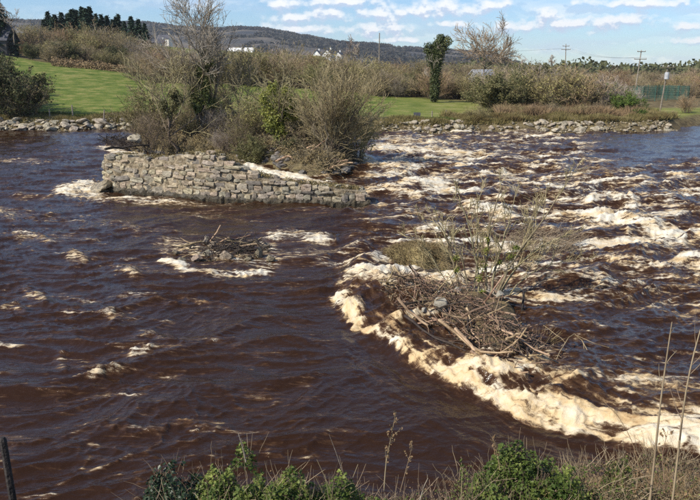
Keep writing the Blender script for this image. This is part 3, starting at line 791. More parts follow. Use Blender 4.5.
# bracken bank at the head of the field, low ground cover
def cover(name, pts, Dr, hgt, n, size, m, seed):
    rg = np.random.default_rng(seed); C = []
    px = rg.uniform(pts[0], pts[1], n); D = rg.uniform(Dr[0], Dr[1], n)
    x = (px - 350) / F * D * .98; z = terrain(x, D) + hgt * rg.random(n) ** 1.3 * (.6 + .6 * np.abs(gn(x * .3, D * .3, seed)))
    V, Fc = leaf_quads(rg, np.stack([x, D, z], 1), size, None, 0, .5)
    return kind(link(name, mesh_from(name, V, Fc, m)), 'stuff')
cover('bracken', (56, 150), (129, 142), 1.3, 9000, .35, MATS['bracken'], 3)
def blades(name, pts, Dr, hgt, n, w, m, seed, off=None):
    rg = np.random.default_rng(seed); px = rg.uniform(pts[0], pts[1], n); D = rg.uniform(Dr[0], Dr[1], n); x = (px - 350) / F * D * .98
    if off is not None: D = bank_y(x) + off[0] + (off[1] - off[0]) * rg.random(n)
    z = terrain(x, D); k = z > .1; x, D, z = x[k], D[k], z[k]; N = len(x)
    h = hgt * rg.uniform(.3, 1.1, N) * np.clip(.65 + .8 * gn(x * .35, D * .35, seed), .15, 1.5); a = rg.random(N) * 3.14; l = rg.normal(size=(N, 2)) * .4 * h[:, None]
    ca, sa = np.cos(a) * w, np.sin(a) * w
    V = np.stack([np.stack([x - ca, D - sa, z - .03], 1), np.stack([x + ca, D + sa, z - .03], 1), np.stack([x + l[:, 0], D + l[:, 1], z + h], 1)], 1).reshape(-1, 3)
    return kind(link(name, mesh_from(name, V, np.arange(N * 3).reshape(N, 3), m)), 'stuff')
mat('tawny_grass', (.15, .105, .045), (.36, .28, .14), .5, .9, trans=.25, c3=(.22, .185, .07))
mat('bank_green', (.06, .09, .018), (.18, .18, .055), .6, .9, trans=.25)
blades('bank_grass', (-60, 520), (60, 70), .55, 42000, .05, MATS['tawny_grass'], 4, (1.5, 4.2))
blades('bank_grass', (460, 705), (60, 70), .85, 60000, .05, MATS['tawny_grass'], 5, (2.0, 8.5))
blades('field_tufts', (-60, 560), (60, 70), .40, 26000, .06, MATS['bank_green'], 14, (2.6, 7.5))
blades('dead_bramble', (500, 640), (72, 81), 1.3, 26000, .06, MATS['bracken'], 6)

# conifers on the hill
def conifer_proto(seed, H=11.0):
    rg = np.random.default_rng(seed); r = thing('conifer_tree', '', 'tree')
    g = Geo().tube([(0, 0, -.5), (0.03, 0, H * .5), (0, 0, H)], [.20, .12, .02], 6)
    link('trunk', g.mesh('trunk', MATS['bark']), r)
    C = []; Nn = []
    nw = 26
    for i in range(nw):
        t = i / (nw - 1); z = H * (.06 + .93 * t); L = (1 - t) ** .85 * 2.3 * (.85 + .3 * rg.random()) + .12
        for j in range(9):
            a = rg.random() * 6.283; l = L * (.7 + .45 * rg.random())
            for q in np.linspace(.15, 1, max(3, int(l * 4))):
                C.append((math.cos(a) * l * q, math.sin(a) * l * q, z - l * q * .28 + .15 * q * q * l + rg.normal() * .05)); Nn.append((math.cos(a) * .4, math.sin(a) * .4, 1))
    C = np.array(C)
    V, Fc = leaf_quads(rg, np.repeat(C, 3, 0) + rg.normal(size=(len(C) * 3, 3)) * .13, .5, np.repeat(np.array(Nn), 3, 0), .45, .55)
    link('crown', mesh_from('crown', V, Fc, MATS['conifer_needles']), r)
    return r
CON = [conifer_proto(21), conifer_proto(22)]
_cu = set()
def conifer(px, ptop, D, label, group=None):
    x = AT(px, 60, D)[0]; z = TZ(x, D) - .3; h = AT(px, ptop, D)[2] - z; s = h / 11.0
    k = rnd.randrange(2); w = s * rnd.uniform(1.25, 1.7)
    if k not in _cu:
        _cu.add(k); o = CON[k]; o.location = (x, D, z); o.scale = (w, w, s); o['label'] = label
        if group: o['group'] = group
    else: dup(CON[k], (x, D, z), rnd.uniform(0, 6.28), (w, w, s), label, group if group else False)
cl = 'dark spruce in the row of conifers above the field'
cg = 'spruces in the conifer row'
conifer(76, 10, 205, 'tallest pair of dark spruce tops in the row, the left one', None)
for px, pt in [(53, 17), (60, 15), (65, 14), (70, 17), (81, 12), (86, 11), (91, 13), (95, 12), (100, 19), (106, 17), (111, 19), (116, 20), (121, 16), (126, 22), (56, 20), (88, 16), (103, 21), (79, 15), (73, 14), (118, 18)]:
    conifer(px + rnd.uniform(-1.5, 1.5), pt - 2 + rnd.uniform(-3, 2.5), rnd.uniform(200, 215), cl + beside(px, ((64, 'at its left end'), (76, 'left of the tallest pair'), (93, 'among the tallest'), (108, 'right of the tallest pair'), (999, 'at its right end'))), cg)
conifer(134, 17, 198, 'tall dark spruce leading the separate group at the right of the conifers', None)
conifer(141, 20, 196, 'shorter dark spruce in the middle of the separate right hand group', None)
conifer(147, 24, 195, 'lowest dark spruce at the right end of the conifers', None)
conifer(47, 20, 204, 'small dark spruce standing apart at the left end of the conifers', None)
conifer(3, -2, 150, 'dark conifer beside the slate roof at the left edge', None)
conifer(-9, -10, 152, 'dark conifer behind the slate roofed house, mostly out of view', None)

# bare broadleaf trees
def bare_tree(label, px, D, py_base, py_top, seed, spread=.34, nlimb=12, trunk_r=.16, dens=1.0, lean=0.0, fork=.25, twig='twig_grey', group=None, base_z=None, name='bare_tree', umb=.25):
    rg = np.random.default_rng(seed)
    b = AT(px, py_base, D) if base_z is None else np.array([AT(px, py_base, D)[0], D, base_z]); H = AT(px, py_top, D)[2] - b[2]
    r = thing(name, label, 'tree', tuple(b), 0, group)
    K = 9; t = np.linspace(0, 1, K)
    P = np.zeros((1, K, 3)); P[0, :, 2] = t * H * .8 - .2; P[0, :, 0] = lean * t * H + rg.normal(size=K) * .02 * H * (t > 0); P[0, :, 1] = rg.normal(size=K) * .02 * H * (t > 0)
    Rd = trunk_r * np.linspace(1, .15, K)[None]
    g1 = grow(rg, P, Rd, nlimb, fork, 1.0, .75 + .4 * (spread > .51), spread * 1.45, 7, .10 - .06 * (spread > .51), .14, .55)
    V, Q = merge([tubes(P, Rd, 7), tubes(*g1, 5)])
    link('trunk', mesh_from('trunk', V, Q, MATS['bark'], True), r)
    mn = MPP(py_base, D) * .15
    g2 = grow(rg, *g1, int(7 * dens), .2, 1, .65, .5, 5, .08, .18, .55)
    g3 = grow(rg, *g2, int(6 * dens), .15, 1, .7, .55, 4, .06, .2, .6)
    V, Q = merge([tubes(g2[0], np.maximum(g2[1], mn * 1.3), 4), tubes(g3[0], np.maximum(g3[1], mn), 3)])
    link('crown', mesh_from('crown', V, Q, MATS[twig]), r)
    return r, (P, Rd), g1, g2
bare_tree('bare spreading tree on the skyline behind the thicket', 482, 118, 100, 34, 31, .52, 17, .20, 1.5, .0, .52, twig='twig_brown')
bare_tree('bare tree leaning over the slate roofed house at the left edge', 14, 148, 44, 2, 32, .34, 9, .16, .8, .03, .3)
bare_tree('faint bare tree left of the lone pole', 350, 150, 66, 38, 33, .34, 10, .12, .8, 0, .2)
bare_tree('small bare tree under the twin crossarm pole', 551, 190, 72, 55, 34, .36, 10, .12, .8, 0, .2)
bare_tree('small bare tree near the far lone spire of scrub', 522, 200, 74, 60, 35, .36, 9, .1, .8, 0, .2)
bare_tree('bare tree on the skyline right of the white gables', 358, 160, 68, 42, 36, .3, 9, .1, .8, 0, .2)
bare_tree('slender bare tree left of the long white building', 212, 130, 70, 28, 37, .3, 12, .12, .9, 0, .2)

# far woodland on the plain, one mass
def far_wood():
    rg = np.random.default_rng(8); n = 15000
    px = rg.uniform(420, 1000, n); D = rg.uniform(420, 800, n)
    x = (px - 350) / F * D * .98; cl_ = np.clip(.55 + 1.1 * gn(x * .03, D * .02, 3), .12, 1.3)
    z = 2 + rg.random(n) ** .7 * 8.0 * cl_
    V, Fc = leaf_quads(rg, np.stack([x, D, z], 1), 3.0, None, 0, .7)
    kind(link('far_woodland', mesh_from('far_woodland', V, Fc, MATS['hedge_green'])), 'stuff')
far_wood()

def ivy_sleeve(rg, root, P, rad, n, size, m='ivy_leaf', name='ivy'):
    """leaves hugging a path P (K,3) within rad(t)"""
    K = len(P); t = rg.random(n); fi = t * (K - 1); i = np.clip(fi.astype(int), 0, K - 2); fr = (fi - i)[:, None]
    c = P[i] * (1 - fr) + P[i + 1] * fr
    d = rg.normal(size=(n, 3)); d /= np.linalg.norm(d, axis=1, keepdims=True)
    rr = np.interp(t, np.linspace(0, 1, len(rad)), rad)
    lump = 1 + .45 * gn(c[:, 2] * 1.3 + d[:, 0] * 1.5, d[:, 1] * 1.5 + c[:, 0], 9)
    C = c + d * (rr * lump * (.35 + .65 * rg.random(n) ** .4))[:, None]
    nn = d.copy(); nn[:, 2] += .5
    V, Fc = leaf_quads(rg, C, size, nn / np.linalg.norm(nn, axis=1, keepdims=True), .5, .75)
    return link(name, mesh_from(name, V, Fc, MATS[m]), root)

# the ivy tree standing on the right-hand bank
mat('ivy_tree_leaf', (.03, .045, .014), (.10, .115, .036), 2.0, .5, trans=.15, vary=.1)
def ivy_tree():
    D = 96; px = 434; rg = np.random.default_rng(41)
    r, tr, g1, g2 = bare_tree('tall tree swathed in dark ivy with a heart shaped head', px, D, 103, 34, 42, .26, 9, .22, .8, .012, .35, name='ivy_tree')
    h = tr[0][0, -1, 2] / .8
    Pm = np.array([[0, 0, .3], [.05, 0, h * .25], [.1, 0, h * .5], [.3, 0, h * .72]])
    ivy_sleeve(rg, r, Pm, [.55, .8, .8, .9], 4600, .19, 'ivy_tree_leaf')
    for dx, dz in ((-.9, .80), (1.0, .80), (.3, .68), (1.5, .90), (-.5, .66), (.6, .93), (.2, .84)):
        ivy_sleeve(rg, r, np.array([[dx * .5, 0, h * (dz - .1)], [dx, .1, h * dz], [dx * 1.05, 0, h * (dz + .06)]]), [.5, .85, .45], 900, .18, 'dull_leaf' if dx > .8 else 'ivy_tree_leaf')  # right lobes take a paler leaf, sunlight on that side put into the colour
    return r
ivy_tree()

# ------------------------------------------------------------------ rocks
def rock_mesh(name, seed, m, n=2, rough=.28, flat=1.0):
    rg = np.random.default_rng(seed)
    t = (1 + 5 ** .5) / 2
    bm_v = [(-1, t, 0), (1, t, 0), (-1, -t, 0), (1, -t, 0), (0, -1, t), (0, 1, t), (0, -1, -t), (0, 1, -t), (t, 0, -1), (t, 0, 1), (-t, 0, -1), (-t, 0, 1)]
    f = [(0, 11, 5), (0, 5, 1), (0, 1, 7), (0, 7, 10), (0, 10, 11), (1, 5, 9), (5, 11, 4), (11, 10, 2), (10, 7, 6), (7, 1, 8), (3, 9, 4), (3, 4, 2), (3, 2, 6), (3, 6, 8), (3, 8, 9), (4, 9, 5), (2, 4, 11), (6, 2, 10), (8, 6, 7), (9, 8, 1)]
    V = [np.array(v) / np.linalg.norm(v) for v in bm_v]
    for _ in range(n - 1):
        c = {}; nf = []
        def midp(a, b):
            k = (min(a, b), max(a, b))
            if k not in c: q = V[a] + V[b]; V.append(q / np.linalg.norm(q)); c[k] = len(V) - 1
            return c[k]
        for a, b, d in f:
            x, y, z = midp(a, b), midp(b, d), midp(d, a); nf += [(a, x, z), (b, y, x), (d, z, y), (x, y, z)]
        f = nf
    V = np.array(V)
    # chop with random planes for broken faces
    for _ in range(9):
        nn = rg.normal(size=3); nn /= np.linalg.norm(nn); h = rg.uniform(.42, .85)
        d = V @ nn - h; V = V - np.where(d > 0, d, 0)[:, None] * nn * .97
    off = rg.random(3) * 50
    V *= 1 + rough * .5 * np.array([mnoise.noise(Vector(v * 1.7 + off)) for v in V])[:, None]
    V[:, 2] *= flat
    return mesh_from(name, V, f, m)
BOULD = [rock_mesh('boulder', 100 + i, MATS['boulder_stone'], 2, .3, .8) for i in range(8)]
DARKR = [rock_mesh('boulder', 120 + i, MATS['dark_stone'], 2, .3, .8) for i in range(6)]
WETR = [rock_mesh('boulder', 140 + i, MATS['wet_stone'], 3, .3, .75) for i in range(6)]
def boulder(protos, p, size, label, group, flat=1.0, name='boulder'):
    o = link(name, rnd.choice(protos), None, tuple(p), (rnd.uniform(-.35, .35), rnd.uniform(-.35, .35), rnd.uniform(0, 6.28)), (size * rnd.uniform(.85, 1.3), size * rnd.uniform(.8, 1.1), size * rnd.uniform(.5, .85) * flat))
    return tag(o, label, 'boulder', group)
def bank_rocks(n, x0, x1, smin, smax, label, group, rows=(0.0, 2.2), protos=None, marks=()):
    for i in range(n):
        px = x0 + (x1 - x0) * (i + rnd.random()) / n
        X = G(px, 131)[0]; off = rnd.uniform(*rows); Y = float(bank_y(np.array([X]))[0]) + off
        s = smin * .8 + (smax - smin * .8) * rnd.random() ** 1.2; z = TZ(X, Y)
        mid = (smin + smax) / 2
        boulder(protos or BOULD, (X, Y, max(z, -.2) + s * .22), s, ('large ' if s > mid else 'small ') + label + beside(px, marks), group)
bank_rocks(64, -14, 136, .34, .74, 'pale boulder in the edging below the green field', 'boulders edging the green field', marks=((30, 'under the big dark bush'), (61, 'by the short post'), (88, 'by the tall post'), (112, 'by the leaning post'), (999, 'behind the tip of the island')))
bank_rocks(14, 380, 412, .2, .42, 'pale stone at the water edge below the pasture', 'small stones below the pasture')
bank_rocks(42, 412, 476, .22, .5, 'pale stone in the rubble strip below the ivy tree', 'stones below the ivy tree', (.2, 2.4), marks=((428, 'under the trough'), (450, 'under the thin posts'), (999, 'at its right end')))
bank_rocks(30, 540, 602, .34, .66, 'pale slab on the bank under the thicket', 'pale slabs under the thicket', (.0, 1.8), marks=((560, 'at the left of the slabs'), (582, 'amid the slabs'), (999, 'at the right of the slabs')))
bank_rocks(12, 484, 540, .25, .45, 'grey stone half hidden in the grass of the bank', 'half hidden stones on the bank', (.2, 1.8))
bank_rocks(16, 618, 676, .22, .5, 'brown stone on the point of the far bank', 'stones on the point of the far bank', (.0, 1.6))

def bank_rubble():
    rg = np.random.default_rng(77); V = []; Fc = []; o = 0; b0 = BOULD[0]
    proto = [(np.array([v.co[:] for v in q.vertices]), [tuple(p.vertices) for p in q.polygons]) for q in (rock_mesh('rubble', 190, MATS['boulder_stone'], 1), rock_mesh('rubble', 191, MATS['boulder_stone'], 1))]
    for x0, x1, n, sz in ((-20, 138, 420, .2), (380, 478, 260, .15), (478, 545, 90, .13), (540, 604, 150, .2), (604, 680, 160, .16)):
        for i in range(n):
            px = rg.uniform(x0, x1); X = G(px, 131)[0]; Y = float(bank_y(np.array([X]))[0]) + rg.uniform(-.3, 2.4); s = sz * rg.uniform(.4, 1.3); v, f = proto[i % 2]; a = rg.random() * 6.28
            R_ = np.array([[math.cos(a), -math.sin(a), 0], [math.sin(a), math.cos(a), 0], [0, 0, .8]]); V.append(v @ R_.T * s * rg.uniform(.7, 1.3, 3) + [X, Y, max(TZ(X, Y), -.1) + s * .3]); Fc += [tuple(k + o for k in q) for q in f]; o += len(v)
    kind(link('bank_rubble', mesh_from('bank_rubble', np.concatenate(V), Fc, MATS['wet_stone'])), 'stuff')
bank_rubble()

# fence posts along the field and the pasture
def fence_post(px, pb, pt, D, label, group=None, lean=0.0, r=.07, m='post_wood', strand=None):
    x = AT(px, pb, D)[0]; z = TZ(x, D) - .3; h = AT(px, pt, D)[2] - z
    g = Geo().tube([(0, 0, 0), (lean * .5, 0, h * .5), (lean, 0, h - .02), (lean, 0, h)], [r, r * .97, r * .9, r * .6], 7)
    o = link('fence_post', g.mesh('fence_post', MATS[m]), None, (x, D, z)); return tag(o, label, 'fence post', group)
fence_post(50, 118, 109, 71.5, 'short weathered fence post nearest the big dark bush')
fence_post(73, 117, 105, 72.5, 'tall upright fence post in the middle of the green field edge')
fence_post(103, 119, 110, 71.2, 'fence post leaning right at the edge of the green field', None, .22)
fence_post(432, 118, 111, 74, 'thin fence post on the pasture below the ivy tree')
fence_post(446, 117, 110, 74.5, 'slim fence post on the pasture right of the ivy tree')
fence_post(515, 114, 106, 77, 'pale fence post in front of the thicket')
# grey trough on the pasture
def trough():
    p = AT(417, 117, 74.5); z = TZ(p[0], 74.5)
    r = thing('water_trough', 'small grey trough standing on the pasture near the water', 'trough', (p[0], 74.5, z))
    g = Geo()
    g.box((0, -.2, .25), (.7, .05, .36)); g.box((0, .2, .25), (.7, .05, .36)); g.box((-.33, 0, .25), (.05, .35, .36)); g.box((.33, 0, .25), (.05, .35, .36)); g.box((0, 0, .09), (.6, .35, .05))
    link('basin', g.mesh('basin', MATS['slate_roof']), r)
    for sx in (-.26, .26): link('leg', Geo().box((sx, 0, .02), (.08, .36, .09)).mesh('leg', MATS['galvanised']), r)
trough()

# ------------------------------------------------------------------ poles and lines
def pole(label, px, pb, pt, D, lean_px=0.0, arms=(), trans=False, r=.13):
    x0 = AT(px, pb, D)[0]; z = TZ(x0, D) - .3; top = AT(px + lean_px, pt, D); h = top[2] - z; dx = top[0] - x0
    o = thing('utility_pole', label, 'utility pole', (x0, D, z))
    link('post', Geo().tube([(0, 0, 0), (dx * .5, 0, h * .5), (dx, 0, h)], [r, r * .85, r * .65], 8).mesh('post', MATS['post_wood']), o)
    tips = []
    for zz, wd in arms:
        t = (h - zz) / h
        link('crossarm', Geo().box((dx * t, -.12, h - zz), (wd, .1, .12)).mesh('crossarm', MATS['bark']), o)
        for sx in (-.46, 0, .46):
            q = (dx * t + sx * wd, -.12, h - zz + .06)
            link('insulator', Geo().tube([q, (q[0], q[1], q[2] + .1), (q[0], q[1], q[2] + .14), (q[0], q[1], q[2] + .24)], [.04, .07, .05, .03], 8).mesh('insulator', MATS['ceramic']), o)
            tips.append((x0 + q[0], D + q[1], z + q[2] + .22))
    if trans:
        t = .80
        link('transformer', Geo().tube([(dx * t - .1, -.36, h * t - .42), (dx * t - .1, -.36, h * t - .38), (dx * t - .1, -.36, h * t + .32), (dx * t - .1, -.36, h * t + .4)], [.2, .26, .26, .16], 12).mesh('transformer', MATS['galvanised']), o)
        link('bracket', Geo().box((dx * t - .05, -.2, h * t), (.12, .36, .5)).mesh('bracket', MATS['galvanised']), o)
        link('crossarm', Geo().box((dx * .97, -.12, h * .97), (1.5, .09, .1)).mesh('crossarm', MATS['bark']), o)
        for sx in (-.6, 0, .6):
            q = (dx * .97 + sx, -.12, h * .97 + .05)
            link('insulator', Geo().tube([q, (q[0], q[1], q[2] + .1), (q[0], q[1], q[2] + .22)], [.04, .07, .03], 8).mesh('insulator', MATS['ceramic']), o)
            tips.append((x0 + q[0], D + q[1], z + q[2] + .2))
    return tips
pole('plain bare pole standing alone in the hedge below the hill', 379, 78, 33, 140, 0.5, (), False, .14)
tA = pole('upright pole with two crossarms on the skyline', 565, 84, 44, 170, 1.0, ((.5, 1.6), (1.3, 2.2)))
tB = pole('tallest leaning pole with two crossarms above the scrub', 634, 100, 50, 128, 7.5, ((.3, 1.5), (1.6, 2.2)))
tC = pole('leaning pole carrying a white transformer beside the netting', 659, 119, 66, 84, 9, (), True, .11)
def line(label, a, b, sag=.8):
    a, b = np.array(a), np.array(b); t = np.linspace(0, 1, 14)[:, None]; P = a + (b - a) * t; P[:, 2] -= sag * 4 * (t * (1 - t))[:, 0]
    V, Q = tubes(P[None], np.full((1, 14), .012), 3); tag(link('power_line', mesh_from('power_line', V, Q, MATS['wire_metal'])), label, 'power line', 'wires between the skyline poles')
for i in (3, 4, 5): line('thin wire strung between the two poles with crossarms', tA[i], tB[i])
for i in (3, 5): line('thin wire running left from the upright crossarm pole', tA[i], (tA[i][0] - 70, tA[i][1] + 6, tA[i][2] + .5), 1.2)

# green netting enclosure
def netting():
    a = AT(642, 110, 108); b = AT(687, 110, 112)
    r = thing('netting_fence', 'green netting enclosure of tall posts behind the transformer pole', 'fence', (a[0], a[1], TZ(a[0], a[1])))
    d = np.array([b[0] - a[0], b[1] - a[1]]); L = np.linalg.norm(d); d /= L; nrm = np.array([-d[1], d[0]]); H = 2.3
    def run(o, dr, ln, n):
        for i in range(n + 1):
            p = o + dr * ln * i / n; link('post', Geo().tube([(p[0], p[1], -.3), (p[0], p[1], H)], [.06, .06], 6).mesh('post', MATS['green_mesh']), r)
        for i in range(n):
            g = Geo(); p0 = o + dr * ln * i / n; w = ln / n; ang = math.atan2(dr[1], dr[0]); m_ = int(w / .16)
            for j in range(1, m_): q = p0 + dr * w * j / m_; g.box((q[0], q[1], H / 2 + .05), (.035, .02, H - .2), ang)
            for zz in np.arange(.2, H, .28): q = p0 + dr * w / 2; g.box((q[0], q[1], zz), (w - .1, .026, .035), ang)
            link('mesh_panel', g.mesh('mesh_panel', MATS['green_mesh']), r)
    z0 = np.zeros(2)
    run(z0, d, L, 4); run(nrm * 6, d, L, 4); run(z0, nrm, 6, 3); run(d * L, nrm, 6, 3)
netting()

# ------------------------------------------------------------------ houses
def house(label, px, D, zb, w, d, eave, ridge, rot, wall, roof='slate_roof', chim=True, wins=((-.3, 1), (.3, 1)), door=True, gablewin=False, cat='house', name='house', x=None):
    X = AT(px, 60, D)[0] if x is None else x
    r = thing(name, label, cat, (X, D, zb), rot)
    g = Geo().box((0, 0, eave / 2 - .5), (w, d, eave + 1))
    g.add([(-w / 2, -d / 2, eave), (-w / 2, d / 2, eave), (-w / 2, 0, ridge), (w / 2, -d / 2, eave), (w / 2, d / 2, eave), (w / 2, 0, ridge)], [(0, 2, 1), (3, 4, 5), (0, 3, 5, 2), (1, 2, 5, 4)])
    link('wall', g.mesh('wall', MATS[wall]), r)
    g = Geo(); e = .35
    for sg in (-1, 1):
        y1 = sg * (d / 2 + e); k = (ridge - eave) / (d / 2); z1 = eave - k * e; th = .16
        Vv = [(-w / 2 - e, 0, ridge + .03), (w / 2 + e, 0, ridge + .03), (w / 2 + e, y1, z1 + .03), (-w / 2 - e, y1, z1 + .03)]
        Vv += [(a, b, c + th) for a, b, c in Vv]
        g.add(Vv, [(0, 1, 2, 3), (7, 6, 5, 4), (0, 4, 5, 1), (1, 5, 6, 2), (2, 6, 7, 3), (3, 7, 4, 0)])
    rf = link('roof', g.mesh('roof', MATS[roof]), r)
    if chim:
        link('chimney', Geo().box((w * .4, 0, ridge + .4), (.8, .7, 1.3)).box((w * .4, 0, ridge + 1.1), (.95, .85, .14)).mesh('chimney', MATS[wall]), rf)
    for fx, sz in wins:
        wf = link('window', Geo().box((fx * w, -d / 2 - .02, eave * .55), (1.1 * sz, .10, 1.3 * sz)).mesh('window', MATS['white_paint']), r)
        link('pane', Geo().box((fx * w, -d / 2 - .075, eave * .55), (.9 * sz, .02, 1.1 * sz)).mesh('pane', MATS['window_glass']), wf)
    if gablewin:
        wf = link('window', Geo().box((-w / 2 - .02, 0, eave * .8), (.10, 1.0, 1.2)).mesh('window', MATS['white_paint']), r)
        link('pane', Geo().box((-w / 2 - .075, 0, eave * .8), (.02, .8, 1.0)).mesh('pane', MATS['window_glass']), wf)
    if door: link('door', Geo().box((0, -d / 2 - .03, 1.0), (1.0, .08, 2.0)).mesh('door', MATS['door_paint']), r)
    return r
def zpy(py, D): return AT(350, py, D)[2]
house('slate roofed house with dark walls at the left edge of the field', 0, 150, TZ(AT(-12, 60, 150)[0], 150), 11, 7, 2.6, 5.4, .1, 'door_paint', wins=((-.3, 1), (.32, 1)), x=AT(-13, 60, 150)[0])
house('long low white building with a white roof on the far slope', 242, 420, zpy(58, 420), 15, 8, 3.2, 5.6, -.15, 'white_paint', 'white_paint', False, ((-.32, 1), (-.1, 1), (.15, 1), (.36, 1)), False, cat='building', name='farm_building')
house('small white gabled building below the long white one', 236, 408, zpy(60, 408), 5, 6, 2.8, 4.6, 1.25, 'white_paint', 'grey_metal_roof', False, (), False, cat='building', name='farm_building')
house('white gabled cottage, left one of the three by the hedge top', 318, 430, zpy(62, 430), 7, 5, 4.0, 6.6, 1.35, 'white_paint', gablewin=True)
house('white gabled cottage with a chimney, middle one of the three by the hedge top', 329, 425, zpy(61, 425), 7, 5.5, 3.8, 6.4, 1.2, 'white_paint', gablewin=True)
house('white cottage, right one of the three by the hedge top', 339, 440, zpy(61, 440), 6, 5, 3.0, 5.2, 1.3, 'white_paint', gablewin=True)
house('cream house with a dark roof just right of the conifers', 158, 430, zpy(50, 430), 9, 6, 3.8, 6.2, .3, 'cream_paint')
house('pale pink house below the hill right of the conifers', 166, 520, zpy(45, 520), 9, 6, 4.2, 6.8, -.2, 'cream_paint')
house('small cream gable with a slate roof showing over the thicket', 602, 112, zpy(80, 112) - 2.5, 3.2, 2.0, 1.4, 2.4, 1.15, 'cream_paint', wins=(), door=False, chim=False)
house('small grey shed half hidden behind the bare skyline tree', 483, 125, TZ(AT(483, 60, 125)[0], 125), 4, 3, 2.8, 4.0, .5, 'grey_metal_roof', 'grey_metal_roof', False, (), True, cat='shed', name='garden_shed')
# ------------------------------------------------------------------ islands of earth in the river
def sd_poly(px, py, poly):
    d = np.full(px.shape, 1e9); ins = np.zeros(px.shape, bool); n = len(poly)
    for i in range(n):
        ax, ay = poly[i]; bx, by = poly[(i + 1) % n]; vx, vy = bx - ax, by - ay
        t = np.clip(((px - ax) * vx + (py - ay) * vy) / (vx * vx + vy * vy + 1e-9), 0, 1)
        d = np.minimum(d, np.hypot(px - ax - t * vx, py - ay - t * vy))
        c = ((ay > py) != (by > py)) & (px < vx * (py - ay) / (by - ay + 1e-12) + ax); ins ^= c
    return np.where(ins, d, -d)
MOUNDS = []
def mound(name, pxpoly, height, edge, res, m, rough=.12, seed=1, rscale=1.0, fall=.35):
    poly = np.array([G(*q)[:2] for q in pxpoly]); x0, y0 = poly.min(0) - .8; x1, y1 = poly.max(0) + .8
    xs = np.arange(x0, x1, res); ys = np.arange(y0, y1, res); X, Y = np.meshgrid(xs, ys)
    hf = height if callable(height) else (lambda x, y: height + 0 * x)
    def zf(x, y):
        d = sd_poly(x, y, poly) + .35 * edge * gn(x * 1.1 / edge, y * 1.1 / edge, seed + 3)
        return np.where(d > 0, hf(x, y) * ss(0, edge, d), np.maximum(-.5, d * fall * 2) ) + rough * fbm(x * rscale, y * rscale, seed, 5) - .04
    Z = zf(X, Y); V = np.stack([X, Y, Z], -1).reshape(-1, 3); h, w = X.shape; idx = np.arange(h * w).reshape(h, w)
    Q = np.stack([idx[:-1, :-1], idx[:-1, 1:], idx[1:, 1:], idx[1:, :-1]], -1).reshape(-1, 4)
    keep = (Z.ravel()[Q] > -.45).any(1)
    kind(link(name, mesh_from(name, V, Q[keep], m, True)), 'structure')
    return poly, zf
isl_poly, isl_z = mound('island_ground', [(128, 147), (134, 153), (180, 157), (228, 160), (262, 167), (298, 177), (328, 181), (352, 173), (366, 161), (350, 153), (310, 147), (250, 143), (190, 141), (150, 142)],
                        lambda x, y: np.interp(x, [-14, -6, -1, 2], [1.35, 1.25, .75, .38]), 1.6, .2, MATS['island_turf'], .25, 2, .7)
def IZ(x, y): return float(isl_z(np.array([x]), np.array([y]))[0])

# undergrowth over the island
def island_cover():
    rg = np.random.default_rng(12); n = 80000
    x = rg.uniform(isl_poly[:, 0].min(), isl_poly[:, 0].max(), n); y = rg.uniform(isl_poly[:, 1].min(), isl_poly[:, 1].max(), n)
    k = (sd_poly(x, y, isl_poly) > np.interp(x, [-10, -6, 0], [.5, .9, .6])) & (gn(x * .5, y * .5, 15) > -.7); x = x[k]; y = y[k]
    z = isl_z(x, y); hh = .9 * rg.random(len(x)) ** 1.6 * np.clip(.6 + .9 * gn(x * .6, y * .6, 16), .15, 1.4)
    V, Fc = leaf_quads(rg, np.stack([x, y, z + hh], 1), .13, None, 0, .5)
    kind(link('undergrowth', mesh_from('undergrowth', V, Fc, MATS['undergrowth'])), 'stuff')
    # bare bramble canes
    j = rg.integers(0, len(x), 6500); P0 = np.stack([x[j], y[j], z[j]], 1); K = 5; P = np.empty((len(j), K, 3)); P[:, 0] = P0
    D = rg.normal(size=(len(j), 3)); D[:, 2] = np.abs(D[:, 2]) + .9; D /= np.linalg.norm(D, axis=1, keepdims=True); L = rg.uniform(.6, 1.7, len(j))
    for i in range(1, K):
        D[:, 2] -= .22; D += rg.normal(size=D.shape) * .12; P[:, i] = P[:, i - 1] + D * (L / (K - 1))[:, None]
    V, Q = tubes(P, np.full((len(j), K), .010), 3); kind(link('bramble_canes', mesh_from('bramble_canes', V, Q, MATS['twig_brown'])), 'stuff')
island_cover()
for i, (px, D, pt, k, l) in enumerate([(150, 51, 112, 'brown', 'brown leafless bush at the left end of the island'), (232, 52, 112, 'brown', 'brown bush behind the dark stones of the island'),
        (188, 50, 116, 'olive', 'low olive bush at the foot of the ivy clad trunks'), (222, 47, 128, 'grey', 'low grey bush between the ivy clad trunks and the leafy tree'), (262, 50, 108, 'brown', 'brown bush left of the yellow green ivy tree'),
        (165, 54, 108, 'olive', 'olive bush behind the leaning island tree'), (306, 46, 118, 'olive', 'olive bush between the yellow green tree and the round willow'), (318, 42, 150, 'brown', 'low brown bush among the drift at the right of the island'),
        (252, 44, 138, 'green', 'small leafy bush over the dark stones of the island'), (292, 43, 138, 'dark', 'dark leafy bush at the foot of the yellow green tree')]):
    x = AT(px, 120, D)[0]; z = IZ(x, D) - .1; s = (AT(px, pt, D)[2] - z) / 4.1
    dup(PROTO[k], (x, D, z), rnd.uniform(0, 6), (s * 1.15, s * 1.25, s), l, False)

